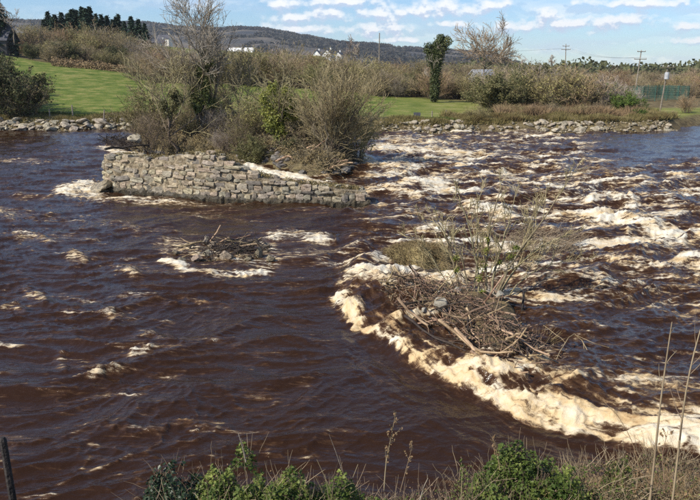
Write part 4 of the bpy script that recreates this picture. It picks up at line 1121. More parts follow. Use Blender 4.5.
# ------------------------------------------------------------------ the ruined masonry
def stone_block(seed, m):
    rg = np.random.default_rng(seed); V = []; ix = {}
    for i in range(3):
        for j in range(3):
            for k in range(3):
                if (i, j, k) == (1, 1, 1): continue
                p = np.array([i - 1, j - 1, k - 1], float); c = np.abs(p).sum()
                p = p * {1: 1.0, 2: .93, 3: .83}[int(c)] * .5 + rg.normal(size=3) * .062
                ix[(i, j, k)] = len(V); V.append(p)
    Fc = []
    for ax in range(3):
        for sd in (0, 2):
            for a in range(2):
                for b in range(2):
                    def key(p, q):
                        t = [0, 0, 0]; t[ax] = sd; t[(ax + 1) % 3] = p; t[(ax + 2) % 3] = q; return ix[tuple(t)]
                    q = [key(a, b), key(a + 1, b), key(a + 1, b + 1), key(a, b + 1)]
                    Fc.append(q if sd == 2 else q[::-1])
    return mesh_from('stone', V, Fc, m)
def wall_mat(name, c1, c2, c3):
    m = mat(name, c1, c2, 5.0, .92, .8, 22, vary=.28, c3=c3)
    return m
wall_mat('wall_stone_buff', (.23, .185, .12), (.57, .485, .35), (.41, .34, .235))
wall_mat('wall_stone_grey', (.20, .175, .13), (.51, .45, .345), (.35, .305, .23))
wall_mat('wall_stone_dark', (.10, .09, .075), (.28, .25, .20), (.18, .16, .13))
mat('old_mortar', (.09, .07, .042), (.44, .365, .25), 4, .95, 1.0, 14, c3=(.25, .20, .13))
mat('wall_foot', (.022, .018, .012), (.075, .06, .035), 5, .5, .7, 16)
BLK = [[stone_block(200 + 10 * j + i, MATS[n]) for i in range(6)] for j, n in enumerate(['wall_stone_buff', 'wall_stone_grey', 'wall_stone_dark'])]
def masonry():
    base = [(105, 191), (150, 195), (200, 200), (250, 203), (300, 205), (340, 205.5), (366, 205.5)]
    tops = [(106, 155), (125, 155), (158, 158), (172, 157), (180, 153), (213, 153.5), (227, 160), (240, 168), (256, 175), (282, 181), (308, 184), (334, 186.5), (366, 190)]
    pts = np.array([G(*b) for b in base]); seg = np.linalg.norm(np.diff(pts, axis=0), axis=1); cu = np.concatenate([[0], np.cumsum(seg)]); L = cu[-1]
    pxu = np.interp(np.linspace(0, L, 200), cu, [b[0] for b in base]); ug = np.linspace(0, L, 200)
    def pos(u): return np.array([np.interp(u, cu, pts[:, i]) for i in range(2)])
    def px_of(u): return np.interp(u, cu, [b[0] for b in base])
    def top(u):
        p = px_of(u); q = pos(u); return AT(p, np.interp(p, [t[0] for t in tops], [t[1] for t in tops]), q[1] + .35)[2]
    def frame(u):
        d = pos(min(u + .1, L)) - pos(max(u - .1, 0)); d /= np.linalg.norm(d); return d, np.array([d[1], -d[0]])     # along, outward (towards the camera)
    r = thing('ruined_wall', 'broken grey and buff masonry wall of an old weir standing in the river', 'stone wall', (*pos(0), 0))
    O = np.array([*pos(0), 0.])
    # core of rubble and mortar
    rg = random.Random(5); V = []; NU = 90; NZ = 9; TH = 1.05
    for i in range(NU):
        u = L * i / (NU - 1); p = pos(u); d, n = frame(u); h = top(u) - .07; prof = []
        for k in range(NZ):
            z = -.5 + (h + .5) * k / (NZ - 1); q = p + n * .035 * ss(235, 170, px_of(u)) - n * (.01 + .06 * z + .07 * rg.random() + .02 * (px_of(u) > 260)); prof.append((*q, z))
        for k in range(1, 4): q = p - n * (.2 + TH * k / 4); prof.append((*q, h + .06 * gn(u * 1.3, k * 3.1, 4) ))
        q = p - n * (.2 + TH); prof += [(*q, h - .1), (*q, -.5)]
        V += [np.array(a) - O for a in prof]
    K = NZ + 5; idx = np.arange(NU * K).reshape(NU, K)
    Q = np.stack([idx[:-1, :-1], idx[1:, :-1], idx[1:, 1:], idx[:-1, 1:]], -1).reshape(-1, 4).tolist()
    Q += [list(idx[0]), list(idx[-1][::-1])]
    link('core', mesh_from('core', V, Q, MATS['old_mortar']), r)
    cnt = 0
    def stone(c, w, dep, h, ang, j, tilt=0.0):
        o = link('stone', rg.choice(BLK[j]), r, c - O, (rg.uniform(-.05, .05), tilt + rg.uniform(-.05, .05), ang + rg.uniform(-.04, .04)), (w, dep, h))
    z = -.02; row = 0
    while z < 2.3:
        rh = rg.uniform(.14, .29); u = rg.uniform(0, .2)
        while u < L - .1:
            p = px_of(u); squared = p > 255
            w = rg.uniform(.26, .62) if squared else rg.uniform(.18, .85) * rg.uniform(.7, 1.1)
            w = min(w, L - u + .05)
            um = u + w / 2; h = top(um)
            zz = z + .10 * gn(um * .7, row * .9, 3) + rg.uniform(-.03, .03)
            if zz + rh * .55 < h and z + .5 * rh < 2.25:
                d, n = frame(um); q = pos(um) - n * (.14 + .06 * zz) + n * rg.uniform(-.06, .05)
                hole = rg.random() < (.035 if not squared else .02)
                if not hole:
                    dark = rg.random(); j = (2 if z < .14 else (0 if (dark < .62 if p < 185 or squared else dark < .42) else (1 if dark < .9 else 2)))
                    hh = min(rh, h - zz + .04)
                    stone(np.array([*q, zz + hh / 2]), w * rg.uniform(.90, 1.04), rg.uniform(.30, .42), hh * rg.uniform(.72, 1.18), math.atan2(d[1], d[0]), j, rg.uniform(-.13, .13)); cnt += 1
            u += w
        z += rh; row += 1
    # coping rubble along the top
    for i in range(34):
        u = L * (i + rg.random()) / 34; d, n = frame(u); q = pos(u) - n * rg.uniform(.3, 1.0); s = rg.uniform(.2, .42)
        stone(np.array([*q, top(u) - .04]), s * 1.2, s, s * .6, rg.uniform(0, 3), rg.choice([0, 0, 1]), .1); cnt += 1
    # broken left end
    d0, n0 = frame(0.0); a0 = math.atan2(d0[1], d0[0])
    for k in range(7):
        for j in range(2):
            q = pos(0) - n0 * (.3 + .45 * j) + d0 * (-.06 + .02 * k); z = .12 + k * .26
            if z < top(0) - .1: stone(np.array([*q, z]), .42, .46, .25, a0, rg.choice([0, 0, 1])); cnt += 1
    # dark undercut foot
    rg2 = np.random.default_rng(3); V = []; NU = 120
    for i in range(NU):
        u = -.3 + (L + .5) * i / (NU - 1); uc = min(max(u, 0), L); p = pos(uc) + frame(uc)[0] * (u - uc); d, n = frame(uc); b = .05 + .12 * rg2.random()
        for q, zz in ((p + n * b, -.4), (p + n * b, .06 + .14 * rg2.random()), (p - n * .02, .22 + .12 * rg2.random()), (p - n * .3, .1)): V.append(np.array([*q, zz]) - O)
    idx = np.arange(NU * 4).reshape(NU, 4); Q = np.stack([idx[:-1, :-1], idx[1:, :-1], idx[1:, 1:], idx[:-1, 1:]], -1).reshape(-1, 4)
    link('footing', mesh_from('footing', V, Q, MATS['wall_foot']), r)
    # dry grass and moss on the top
    rg3 = np.random.default_rng(7); n_ = 5200; u = rg3.uniform(.4, L - .3, n_); C = []
    for q in u:
        if gn(np.array([q * .8]), np.array([2.]), 5)[0] < -.15: continue
        d, n = frame(q); p = pos(q) - n * rg3.uniform(.25, 1.15); C.append([*(p), top(q) + .11 * rg3.random() ** 2 - .03])
    C = np.array(C) - O; V, Fc = leaf_quads(rg3, C, .10, np.tile([0, 0, 1.], (len(C), 1)), .4, .35)
    kind(link('moss', mesh_from('moss', V, Fc, MATS['heath']), r), 'stuff')
    return cnt
NST = masonry()
# water-worn slab leaning at the upstream end
o = link('boulder', WETR[1], None, G(97, 189, .12), (0, -.45, .3), (1.0, .75, .42)); tag(o, 'smooth brown slab of rock leaning against the left end of the masonry', 'boulder')
o = link('boulder', BOULD[2], None, AT(136, 139, 47), (.1, .2, .4), (.62, .5, .5)); tag(o, 'big pale boulder at the left tip of the wooded island', 'boulder')

# dark stones banked along the front of the island
for i in range(54):
    px = 226 + 62 * rnd.random(); t = rnd.random(); py = np.interp(px, [226, 262, 290], [159, 166, 174]) - 1 - t * 1.5
    p = G(px, py); D = p[1] + .9 * t; z = .15 + 1.0 * t * np.interp(px, [226, 290], [1.1, .6])
    boulder(DARKR, (p[0], D, z), rnd.uniform(.2, .42), 'dark wet stone in the rubble bank along the front of the island', 'dark stones banking the island')
for i in range(22):
    px = 134 + 95 * rnd.random(); py = np.interp(px, [130, 180, 228], [153, 157, 160]) - .5; p = G(px, py)
    boulder(DARKR, (p[0], p[1] + .3, .15), rnd.uniform(.15, .32), 'small dark stone at the edge of the water behind the masonry', 'small dark stones behind the masonry')
for i in range(26):
    px = rnd.uniform(292, 362); py = np.interp(px, [292, 328, 352, 362], [176, 180, 173, 164]) - rnd.uniform(0, 9); p = G(px, py)
    boulder(DARKR, (p[0], p[1], .18), rnd.uniform(.15, .4), 'dark stone under the drift at the right end of the island', 'dark stones under the island drift')

# ------------------------------------------------------------------ driftwood
STK = {}
def stick_mesh(rg, p0, p1, r, bend, m, K=6, n=5):
    t = np.linspace(0, 1, K)[:, None]; P = p0 + (p1 - p0) * t; L = np.linalg.norm(p1 - p0)
    side = rg.normal(size=3); P = P + side * bend * L * np.sin(t * math.pi) + rg.normal(size=(K, 3)) * L * .012
    Rd = r * np.linspace(1, .55, K) * (1 + .12 * rg.normal(size=K))
    return P, Rd
def stick(p0, p1, r, bend, m, label, group=None, seed=0, cat='driftwood', name='driftwood_branch', forks=0):
    rg = np.random.default_rng(seed); p0 = np.array(p0); p1 = np.array(p1)
    P, Rd = stick_mesh(rg, p0, p1, r, bend, m); V, Q = tubes((P - p0)[None], Rd[None], 6, cap=True)
    if forks:
        P2, R2 = grow(rg, (P - p0)[None], Rd[None], forks, .3, .95, .7, .35, 5, .05, .15); V2, Q2 = tubes(P2, np.maximum(R2, .006), 4)
        Q = Q + [tuple(int(i) + len(V) for i in q) for q in Q2]; V = np.concatenate([V, V2])
    o = link(name, mesh_from(name, V, Q, MATS[m]), None, tuple(p0)); return tag(o, label, cat, group)
def pick(rg, rads, mats, label, x, y, poly):
    r_ = rg.uniform(*rads); b_ = rg.normal() * .05; m_ = str(rg.choice(mats)); a, b = poly.min(0), poly.max(0); t = (y - a[1]) / (b[1] - a[1]); q = (x - a[0]) / (b[0] - a[0])
    look = ('thick ' if r_ > (rads[0] + rads[1]) / 2 else 'thin ') + {'dark_wood': 'dark ', 'driftwood': 'tan ', 'post_wood': 'grey '}[m_]
    where = (', far side' if t > .62 else ', near side' if t < .35 else ', middle') + (', left half' if q < .5 else ', right half')
    return r_, b_, m_, look + label + where
def pile(n, poly_px, dirs, lens, rads, zf, label, group, seed, mats=('driftwood', 'driftwood', 'dark_wood'), spread=.5, up=.25):
    rg = np.random.default_rng(seed); poly = np.array([G(*q)[:2] for q in poly_px]); k = 0
    while k < n:
        x = rg.uniform(poly[:, 0].min(), poly[:, 0].max()); y = rg.uniform(poly[:, 1].min(), poly[:, 1].max())
        d = sd_poly(np.array([x]), np.array([y]), poly)[0]
        if d < 0: continue
        D = np.array(dirs, float) + rg.normal(size=3) * spread; D[2] = abs(D[2]) * .4 + rg.normal() * up; D /= np.linalg.norm(D); L = rg.uniform(*lens); c = np.array([x, y, zf(x, y, d) * rg.random() ** .6 + .03])
        stick(c - D * L / 2, c + D * L / 2, *pick(rg, rads, mats, label, x, y, poly), group, int(rg.integers(1e6)), forks=int(rg.random() < .3) * 2); k += 1
def twig_mass(name, n, poly_px, dirs, lens, r, zf, m, seed, spread=.8):
    rg = np.random.default_rng(seed); poly = np.array([G(*q)[:2] for q in poly_px]); x = rg.uniform(poly[:, 0].min(), poly[:, 0].max(), n); y = rg.uniform(poly[:, 1].min(), poly[:, 1].max(), n)
    d = sd_poly(x, y, poly); k = d > 0; x, y, d = x[k], y[k], d[k]; N = len(x)
    D = np.array(dirs, float) + rg.normal(size=(N, 3)) * spread; D[:, 2] *= .6; D /= np.linalg.norm(D, axis=1, keepdims=True); L = rg.uniform(*lens, N)
    C = np.stack([x, y, zf(x, y, d) * rg.random(N) + .02], 1); K = 4; t = np.linspace(-.5, .5, K); P = C[:, None] + D[:, None] * (L[:, None] * t)[..., None] + rg.normal(size=(N, K, 3)) * .03
    V, Q = tubes(P, np.full((N, K), 1.) * r * rg.uniform(.6, 1.4, (N, 1)), 3); return kind(link(name, mesh_from(name, V, Q, MATS[m])), 'stuff')

# tangle on the right end of the island
TG = [(250, 161), (285, 170), (318, 180), (340, 178), (345, 164), (310, 158), (275, 157)]
tz = lambda x, y, d: .55 + .9 * np.minimum(d, 1.2) / 1.2
pile(44, TG, (1, -.3, 0), (.8, 2.4), (.025, .07), tz, 'branch in the tangle at the island right end', 'branches tangled on the island', 51, spread=.7)
twig_mass('driftwood_twigs', 1500, TG, (1, -.3, 0), (.4, 1.4), .014, tz, 'driftwood', 52)
LP = [(100, 144), (126, 152), (150, 153), (150, 143), (118, 141)]
twig_mass('driftwood_twigs', 900, LP, (1, -.4, 0), (.5, 1.8), .02, lambda x, y, d: .5 + 0 * x, 'dark_wood', 53)
stick(AT(104, 150, 43), AT(150, 146, 45), .09, .03, 'dark_wood', 'long dark log washed against the left tip of the island', None, 54)

# ------------------------------------------------------------------ island trees
def leafy_clumps(rg, root, pts, rads, n, size, m, name='foliage'):
    C = []; Nn = []
    for p, q in zip(pts, rads):
        d = rg.normal(size=(n, 3)); d /= np.linalg.norm(d, axis=1, keepdims=True); rr = rg.random(n) ** .5
        lump = 1 + .5 * gn(d[:, 0] * 2 + p[0], d[:, 2] * 2 + p[2], 5)
        C.append(np.array(p) + d * (q * rr * lump)[:, None] * np.array([1, 1, 1.1])); Nn.append(d + [0, 0, .6])
    C = np.concatenate(C); Nn = np.concatenate(Nn); Nn /= np.linalg.norm(Nn, axis=1, keepdims=True)
    V, Fc = leaf_quads(rg, C, size, Nn, .5, .7); return link(name, mesh_from(name, V, Fc, MATS[m]), root)
def island_trees():
    # the tall tree: bundle of trunks wrapped in ivy, bare crown against the sky
    D = 50; mp = MPP(100, D)
    r, tr, g1, g2 = bare_tree('tallest island tree with a wide bare crown over ivy clad trunks', 205, D, 133, 3, 61, .34, 22, .17, 1.55, -.01, .38, twig='twig_grey', base_z=IZ(AT(205, 100, D)[0], D) - .1)
    rg = np.random.default_rng(62); st = []
    for dx, lx in ((-.55, -.5), (-.25, -.15), (.3, .35), (.62, .75)):
        P = np.array([[dx * .7, rg.normal() * .1, -.2], [dx * .8, 0, 1.2], [dx + lx * .2, .1, 2.6], [dx + lx * .6, .1, 4.2], [dx + lx, 0, 5.6]]); st.append(P)
    st = np.array(st); Rd = np.tile(np.linspace(.13, .05, 5), (4, 1)); V, Q = tubes(st, Rd, 7)
    link('trunk', mesh_from('trunk', V, Q, MATS['bark'], True), r)
    g = grow(rg, st, Rd, 9, .35, 1, .6, .38, 5, .12, .15); g_ = grow(rg, *g, 8, .2, 1, .6, .5, 4, .1, .2)
    V, Q = merge([tubes(g[0], g[1], 4), tubes(g_[0], np.maximum(g_[1], .008), 3)]); link('crown', mesh_from('crown', V, Q, MATS['twig_brown']), r)
    leafy_clumps(rg, r, [(-.5, 0, 2.6), (-.2, .1, 3.4), (.2, -.2, 3.1), (.4, 0, 4.1), (0, -.1, 4.7), (.45, 0, 5.3), (-.65, 0, 3.3), (.55, -.1, 2.5), (.3, 0, 5.8), (-.3, -.2, 2.1)], [.6, .65, .65, .6, .5, .45, .5, .5, .3, .4], 800, .12, 'ivy_leaf', 'ivy')
    # leaning small tree on the left
    D = 49
    r, tr, g1, g2 = bare_tree('small leaning island tree with a ragged patch of ivy', 174, D, 134, 62, 63, .50, 12, .13, 1.1, -.12, .2, twig='twig_olive', base_z=IZ(AT(174, 100, D)[0], D) - .1)
    rg = np.random.default_rng(64)
    leafy_clumps(rg, r, [(.1, 0, 3.4), (.4, 0, 3.9), (-.3, 0, 2.9), (.2, -.2, 4.3), (-.6, 0, 3.5)], [.5, .5, .4, .4, .4], 440, .12, 'dull_leaf', 'ivy')
    # second stem group of the same thicket
    bare_tree('bare many branched tree on the island behind the leaning one', 160, 53, 132, 66, 65, .5, 14, .09, 1.1, -.1, .12, twig='twig_brown', base_z=IZ(AT(160, 100, 53)[0], 53) - .1)
    bare_tree('bare brown tree between the tall ivy clad tree and the yellow green one', 240, 52, 134, 64, 66, .5, 14, .09, 1.1, .05, .15, twig='twig_brown', base_z=IZ(AT(240, 100, 52)[0], 52) - .1)
    # yellow-green ivy tree
    D = 44.5
    r, tr, g1, g2 = bare_tree('yellow green ivy covered tree in the middle of the island', 278, D, 158, 62, 67, .5, 13, .14, 1.1, .03, .12, twig='twig_olive', base_z=IZ(AT(278, 100, D)[0], D) - .1)
    rg = np.random.default_rng(68); u = 1.0
    leafy_clumps(rg, r, [(-.5, 0, 2.4), (0, -.3, 2.0), (.5, 0, 2.5), (.9, 0, 2.9), (.1, 0, 3.1), (-.7, 0, 3.2), (.6, -.2, 3.5), (-.2, 0, 3.8), (.9, 0, 2.2), (-.4, 0, 1.6), (.3, -.2, 1.3)], [.65, .6, .65, .55, .6, .5, .5, .45, .5, .5, .45], 620, .115, 'ivy_yellow', 'ivy')
    ivy_sleeve(rg, r, tr[0][0][:6], [.3, .35, .4, .4], 700, .15, 'ivy_leaf', 'foliage')
    # round willow
    D = 43; b = AT(334, 158, D); z = IZ(b[0], D) - .1
    r = thing('willow_bush', 'round bare willow with dense olive twigs at the right end of the island', 'shrub', (b[0], D, z)); H = AT(334, 72, D)[2] - z
    rg = np.random.default_rng(69); levels_min[0] = .009
    st = stems_paths(rg, 40, H * 1.1, H * .62, 7, .042, .5, .3)
    plant_parts(r, rg, st, [(9, .2, .95, .55, .36, 5, .14), (9, .1, 1, .6, .5, 4, .18)], 'bark', 'twig_olive', 'bud_leaf', 700, .10)
    bare_tree('dark thin stemmed sapling standing in front of the round willow', 326, 41.5, 166, 84, 70, .3, 8, .07, .9, .02, .3, twig='twig_brown', base_z=.5)
island_trees()
for i, (px, D, pt, k, l) in enumerate([(144, 52, 92, 'olive', 'tall olive bush standing left of the leaning island tree'), (188, 52, 96, 'brown', 'tall brown bush behind the ivy clad trunks'), (216, 50, 104, 'grey', 'grey bush right of the ivy clad trunks'),
        (240, 46.5, 112, 'brown', 'brown bush over the stone bank of the island'), (302, 46, 98, 'olive', 'tall olive bush right of the yellow green tree'), (224, 55, 86, 'brown', 'tall brown bush on the back of the island'), (258, 47.5, 90, 'olive', 'tall olive bush close on the left of the yellow green tree'), (312, 44.5, 100, 'brown', 'brown bush filling the gap left of the round willow'), (356, 45, 104, 'olive', 'olive bush at the right edge of the round willow'), (202, 54, 70, 'brown', 'tall brown bush behind the tallest tree'), (150, 47.5, 112, 'brown', 'brown bush hanging over the left end of the masonry')]):
    x = AT(px, 120, D)[0]; z = max(IZ(x, D), .1) - .1; s = (AT(px, pt, D)[2] - z) / 4.1
    dup(PROTO[k], (x, D, z), rnd.uniform(0, 6), (s * .95, s * .95, s), l, False)

# ------------------------------------------------------------------ tumbled stones in mid stream
for (px, py, w, h, proto, l) in [(182, 263, 9, 4, WETR, 'low wet stone at the left end of the midstream rubble'), (198, 262, 13, 6, WETR, 'wet brown stone left of the pale one in the midstream rubble'), (207, 257, 10, 7, BOULD, 'pale squarish stone in the middle of the midstream rubble'),
        (227, 261, 17, 11, WETR, 'largest brown stone of the midstream rubble'), (258, 259, 10, 12, WETR, 'upright dark stone right of the largest one in the midstream rubble'), (270, 262, 11, 7, WETR, 'rounded wet stone at the right end of the midstream rubble'), (240, 255, 12, 6, WETR, 'flat wet stone behind the largest midstream one'),
        (190, 250, 12, 6, WETR, 'dark wet stone below the pale stump'), (214, 249, 12, 6, WETR, 'wet stone right of the pale stump'), (248, 262, 8, 5, WETR, 'small wet stone between the two biggest midstream ones'), (176, 256, 8, 5, WETR, 'small wet stone at the upstream left of the midstream rubble'), (265, 249, 9, 5, WETR, 'small dark stone under the arching branches')]:
    p = G(px, py, 0); s = MPP(py, p[1]); o = link('boulder', rnd.choice(proto), None, (p[0], p[1], .08 + h * s * .25), (rnd.uniform(-.2, .2), rnd.uniform(-.2, .2), rnd.uniform(0, 6)), (w * s * .52, w * s * .5, h * s * .85)); tag(o, l, 'boulder')
p = G(203, 247)
stick(p + [0, 0, -.1], p + [.14, .1, .36], .12, .02, 'post_wood', 'pale broken stump standing up in the midstream rubble', None, 81, 'stump', 'tree_stump', 3)
stick(G(232, 249, .1), G(262, 240, .35), .05, .10, 'dark_wood', 'dark branch rising to the right over the midstream stones', None, 82, forks=2)
stick(G(256, 240, .45), G(272, 253, .05), .055, .05, 'dark_wood', 'dark forked branch slanting down at the right of the midstream rubble', None, 83, forks=2)
stick(G(238, 246, .3), G(270, 245, .25), .04, .06, 'dark_wood', 'dark branch lying across the back of the midstream rubble', None, 84, forks=2)
stick(G(212, 243, .2), G(263, 238, .42), .022, .06, 'driftwood', 'thin pale stick spanning the top of the midstream rubble', None, 85)
stick(G(195, 245, .1), G(180, 238, .3), .02, .05, 'driftwood', 'thin stick pointing left from the pale stump', None, 86)
stick(G(216, 247, .15), G(236, 240, .3), .03, .05, 'dark_wood', 'short dark branch between the stump and the arching branches', None, 87)
RB = [(178, 254), (200, 262), (250, 262), (268, 252), (250, 244), (200, 246)]
pile(26, RB, (1, .3, .1), (.5, 1.5), (.015, .04), lambda x, y, d: .15 + .35 * np.minimum(d, .8), 'branch caught on the midstream stones', 'branches on the midstream stones', 89, ('dark_wood', 'dark_wood', 'driftwood'), .7, .3)
twig_mass('driftwood_twigs', 300, RB, (1, .2, 0), (.2, .8), .010, lambda x, y, d: .25 + 0 * x, 'dark_wood', 88)
mound('gravel_bar', [(174, 258), (190, 266), (232, 267), (268, 264), (276, 256), (250, 247), (200, 246)], .03, .5, .07, MATS['mound_earth'], .08, 5, 3)

# ------------------------------------------------------------------ the drift pile with its willow
BAR = [(372, 296), (384, 306), (410, 326), (440, 346), (478, 368), (512, 380), (540, 374), (548, 358), (535, 335), (522, 316), (500, 302), (455, 290), (405, 286)]
bar_poly, bar_z = mound('gravel_bar', BAR, .46, .7, .07, MATS['mound_earth'], .10, 6, 2.2)
PL = [(372, 292), (388, 310), (420, 330), (460, 356), (500, 376), (528, 372), (540, 360), (515, 340), (480, 318), (440, 298), (400, 286)]
pz = lambda x, y, d: .20 + (.22 + .55 * np.minimum(d, .7) / .7) * (.75 + .6 * gn(np.asarray(x) * 1.6, np.asarray(y) * 1.6, 44))
dirn = G(520, 365) - G(385, 292); dirn /= np.linalg.norm(dirn)
pile(140, PL, dirn, (.5, 1.9), (.008, .032), pz, 'branch in the drift pile under the midstream willow', 'branches of the drift pile', 91, ('driftwood', 'driftwood', 'driftwood', 'dark_wood', 'dark_wood'), .62, .5)
UP = [(430, 296), (470, 300), (505, 312), (500, 326), (455, 314), (425, 304)]
pile(34, UP, (.2, .2, .8), (.4, 1.0), (.010, .026), pz, 'short stick poking up round the willow stems', 'sticks round the willow stems', 92, ('driftwood', 'post_wood'), .7, .5)
LF = [(362, 286), (372, 304), (398, 316), (412, 300), (392, 284)]
pile(22, LF, (.6, -.6, .3), (.4, 1.1), (.012, .030), pz, 'branch at the upstream corner of the drift pile', 'wet branches at the corner of the drift pile', 93, ('dark_wood', 'dark_wood', 'driftwood'), .6, .4)
twig_mass('driftwood_twigs', 2600, PL, dirn, (.25, 1.0), .006, pz, 'driftwood', 94, .9)
twig_mass('driftwood_twigs', 1500, PL, dirn, (.25, 1.0), .007, pz, 'dark_wood', 104, .9)  # dark wood colour also stands for the shade in holes between sticks
for i, (a, za, b, zb, r_, l) in enumerate([((398, 298), .55, (428, 326), .3, .055, 'thick pale log sloping down at the left of the drift pile'), ((440, 318), .62, (512, 352), .45, .05, 'long straight brown log along the crest of the drift pile'), ((455, 330), .55, (530, 372), .3, .045, 'long reddish log along the front of the drift pile'),
        ((470, 352), .30, (548, 362), .25, .04, 'pale stripped log at the downstream end of the drift pile'), ((405, 315), .35, (470, 352), .22, .045, 'dark log low along the front of the drift pile'), ((462, 316), .55, (500, 300), .72, .035, 'bent pale branch against the foot of the willow'), ((500, 330), .5, (500, 296), .8, .02, 'crooked pale stick standing in front of the willow')]):
    stick(G(*a, za + .2), G(*b, zb + .2), r_ * .75, .07, 'driftwood' if 'dark' not in l else 'dark_wood', l, None, 300 + i, forks=2)
g_ = mat('reed_brown', (.20, .10, .05), (.34, .20, .11), 4, .9)
for (px, py, w, h, l) in [(440, 306, 15, 13, 'smooth grey green stone caught in the drift pile'), (424, 312, 8, 7, 'small grey stone left of the smooth one in the drift pile'), (500, 296, 12, 9, 'grey stone behind the willow stems'), (457, 292, 10, 7, 'pale stone behind the left willow stem')]:
    p = G(px, py, .55); s = MPP(py, p[1]); o = link('boulder', rock_mesh('boulder', 160 + px, MATS['grey_stone'], 3, .15, .9), None, (p[0], p[1], .55 + h * s * .2), (.1, .2, 1), (w * s * .55, w * s * .5, h * s * .6)); tag(o, l, 'boulder')

def bar_willow():
    D = 16.9; b = AT(480, 306, D); z = .35
    r = thing('willow_tree', 'sparse many stemmed willow with yellow green ivy rising from the drift pile', 'tree', (b[0], D, z)); O = np.array([b[0], D, z]); rg = np.random.default_rng(95)
    stems = [([(484, 312), (486, 285), (487, 255), (490, 222), (502, 186)], .040, 0), ([(492, 310), (503, 280), (522, 248), (546, 216), (570, 178)], .034, -.2), ([(478, 312), (479, 275), (472, 245), (466, 215), (456, 196)], .030, .2),
             ([(462, 308), (457, 280), (452, 255), (445, 232), (428, 208)], .034, .1), ([(494, 310), (508, 278), (528, 255), (548, 243), (575, 232)], .030, .3), ([(488, 312), (492, 280), (500, 250), (508, 225), (514, 202)], .034, -.1),
             ([(468, 308), (468, 282), (462, 258), (444, 236), (418, 218)], .022, -.3), ([(500, 310), (516, 284), (540, 268), (560, 262), (586, 258)], .020, .4), ([(474, 310), (474, 280), (478, 250), (476, 220), (480, 196)], .024, .3), ([(486, 312), (496, 290), (512, 262), (528, 236), (538, 206)], .026, .1), ([(456, 306), (448, 286), (436, 262), (424, 246), (404, 234)], .018, .2)]
    Ps = []; Rs = []
    for pts, r0, dy in stems:
        P = np.array([AT(px, py, D + dy * i / 4) for i, (px, py) in enumerate(pts)]); t = np.linspace(0, 1, 5); tt = np.linspace(0, 1, 13)
        Q = np.stack([np.interp(tt, t, P[:, k]) for k in range(3)], 1); Q[1:-1] = (Q[:-2] + 2 * Q[1:-1] + Q[2:]) / 4 + rg.normal(size=(11, 3)) * .012
        Q[0, 2] = .25; Ps.append(Q - O); Rs.append(1.2 * r0 * np.linspace(1, .22, 13))
    Ps = np.array(Ps); Rs = np.array(Rs)
    for P, q in zip(Ps, Rs): V, Q = tubes(P[None], q[None], 7); link('stem', mesh_from('stem', V, Q, MATS['pale_bark'], True), r)
    g1 = grow(rg, Ps, Rs, 9, .25, 1, .6, .24, 6, .1, .12, .6); g2 = grow(rg, *g1, 5, .2, 1, .6, .5, 4, .08, .16, .6)
    g3 = grow(rg, *g2, 4, .2, 1, .6, .6, 4, .06, .18, .6)
    V, Q = merge([tubes(g1[0], np.maximum(g1[1], .008), 4), tubes(g2[0], np.maximum(g2[1], .0055), 3), tubes(g3[0], np.maximum(g3[1], .0045), 3)]); link('twigs', mesh_from('twigs', V, Q, MATS['twig_olive']), r)
    cl = [((484, 266), .17), ((486, 250), .13), ((480, 278), .14), ((483, 292), .10), ((510, 256), .13), ((516, 248), .12), ((456, 258), .12), ((457, 270), .10), ((500, 262), .08), ((488, 240), .09)]
    leafy_clumps(rg, r, [AT(*q, D - .05) - O for q, _ in cl], [s * .85 for _, s in cl], 90, .045, 'ivy_yellow', 'ivy')
bar_willow()

# mossy hump with dead branch
MH = [(366, 268), (384, 271), (420, 272), (452, 269), (460, 262), (440, 257), (405, 256), (378, 260)]
def hump_z(x, y): return .78 + .0 * x
hp, hz = mound('mossy_hump', MH, lambda x, y: np.interp(x, [G(366, 265)[0], G(385, 265)[0], G(412, 265)[0], G(440, 265)[0], G(458, 265)[0]], [.2, .45, .66, .58, .25]), .55, .05, MATS['heath'], .12, 8, 2.5, 1.5)
def hump_grass():
    rg = np.random.default_rng(97); n = 6000; x = rg.uniform(hp[:, 0].min(), hp[:, 0].max(), n); y = rg.uniform(hp[:, 1].min(), hp[:, 1].max(), n); k = sd_poly(x, y, hp) > .02; x, y = x[k], y[k]; N = len(x); z = hz(x, y)
    K = 3; P = np.empty((N, K, 3)); P[:, 0] = np.stack([x, y, z], 1); c = hp.mean(0); d = np.stack([x - c[0], y - c[1], np.full(N, .5)], 1) + rg.normal(size=(N, 3)) * .5; d /= np.linalg.norm(d, axis=1, keepdims=True)
    L = rg.uniform(.10, .26, N)[:, None]; P[:, 1] = P[:, 0] + d * L * .5; d[:, 2] -= .9; P[:, 2] = P[:, 1] + d * L * .6
    V, Q = tubes(P, np.tile([.007, .005, .002], (N, 1)), 3); kind(link('matted_grass', mesh_from('matted_grass', V, Q, MATS['dry_straw2'])), 'stuff')
mat('dry_straw2', (.14, .095, .04), (.34, .265, .14), 3, .9, trans=.1)
hump_grass()
stick(G(362, 274, .05), G(379, 262, .45), .035, .04, 'dark_wood', 'dark bare branch rising out of the water at the left of the mossy hump', None, 98)
stick(G(379, 262, .45), G(402, 268, .25), .038, .06, 'dark_wood', 'dark root lying along the front of the mossy hump', None, 99, forks=2)
stick(G(392, 272, .08), G(448, 271, .15), .05, .03, 'dark_wood', 'dark wet log under the front of the mossy hump', None, 100, forks=2)

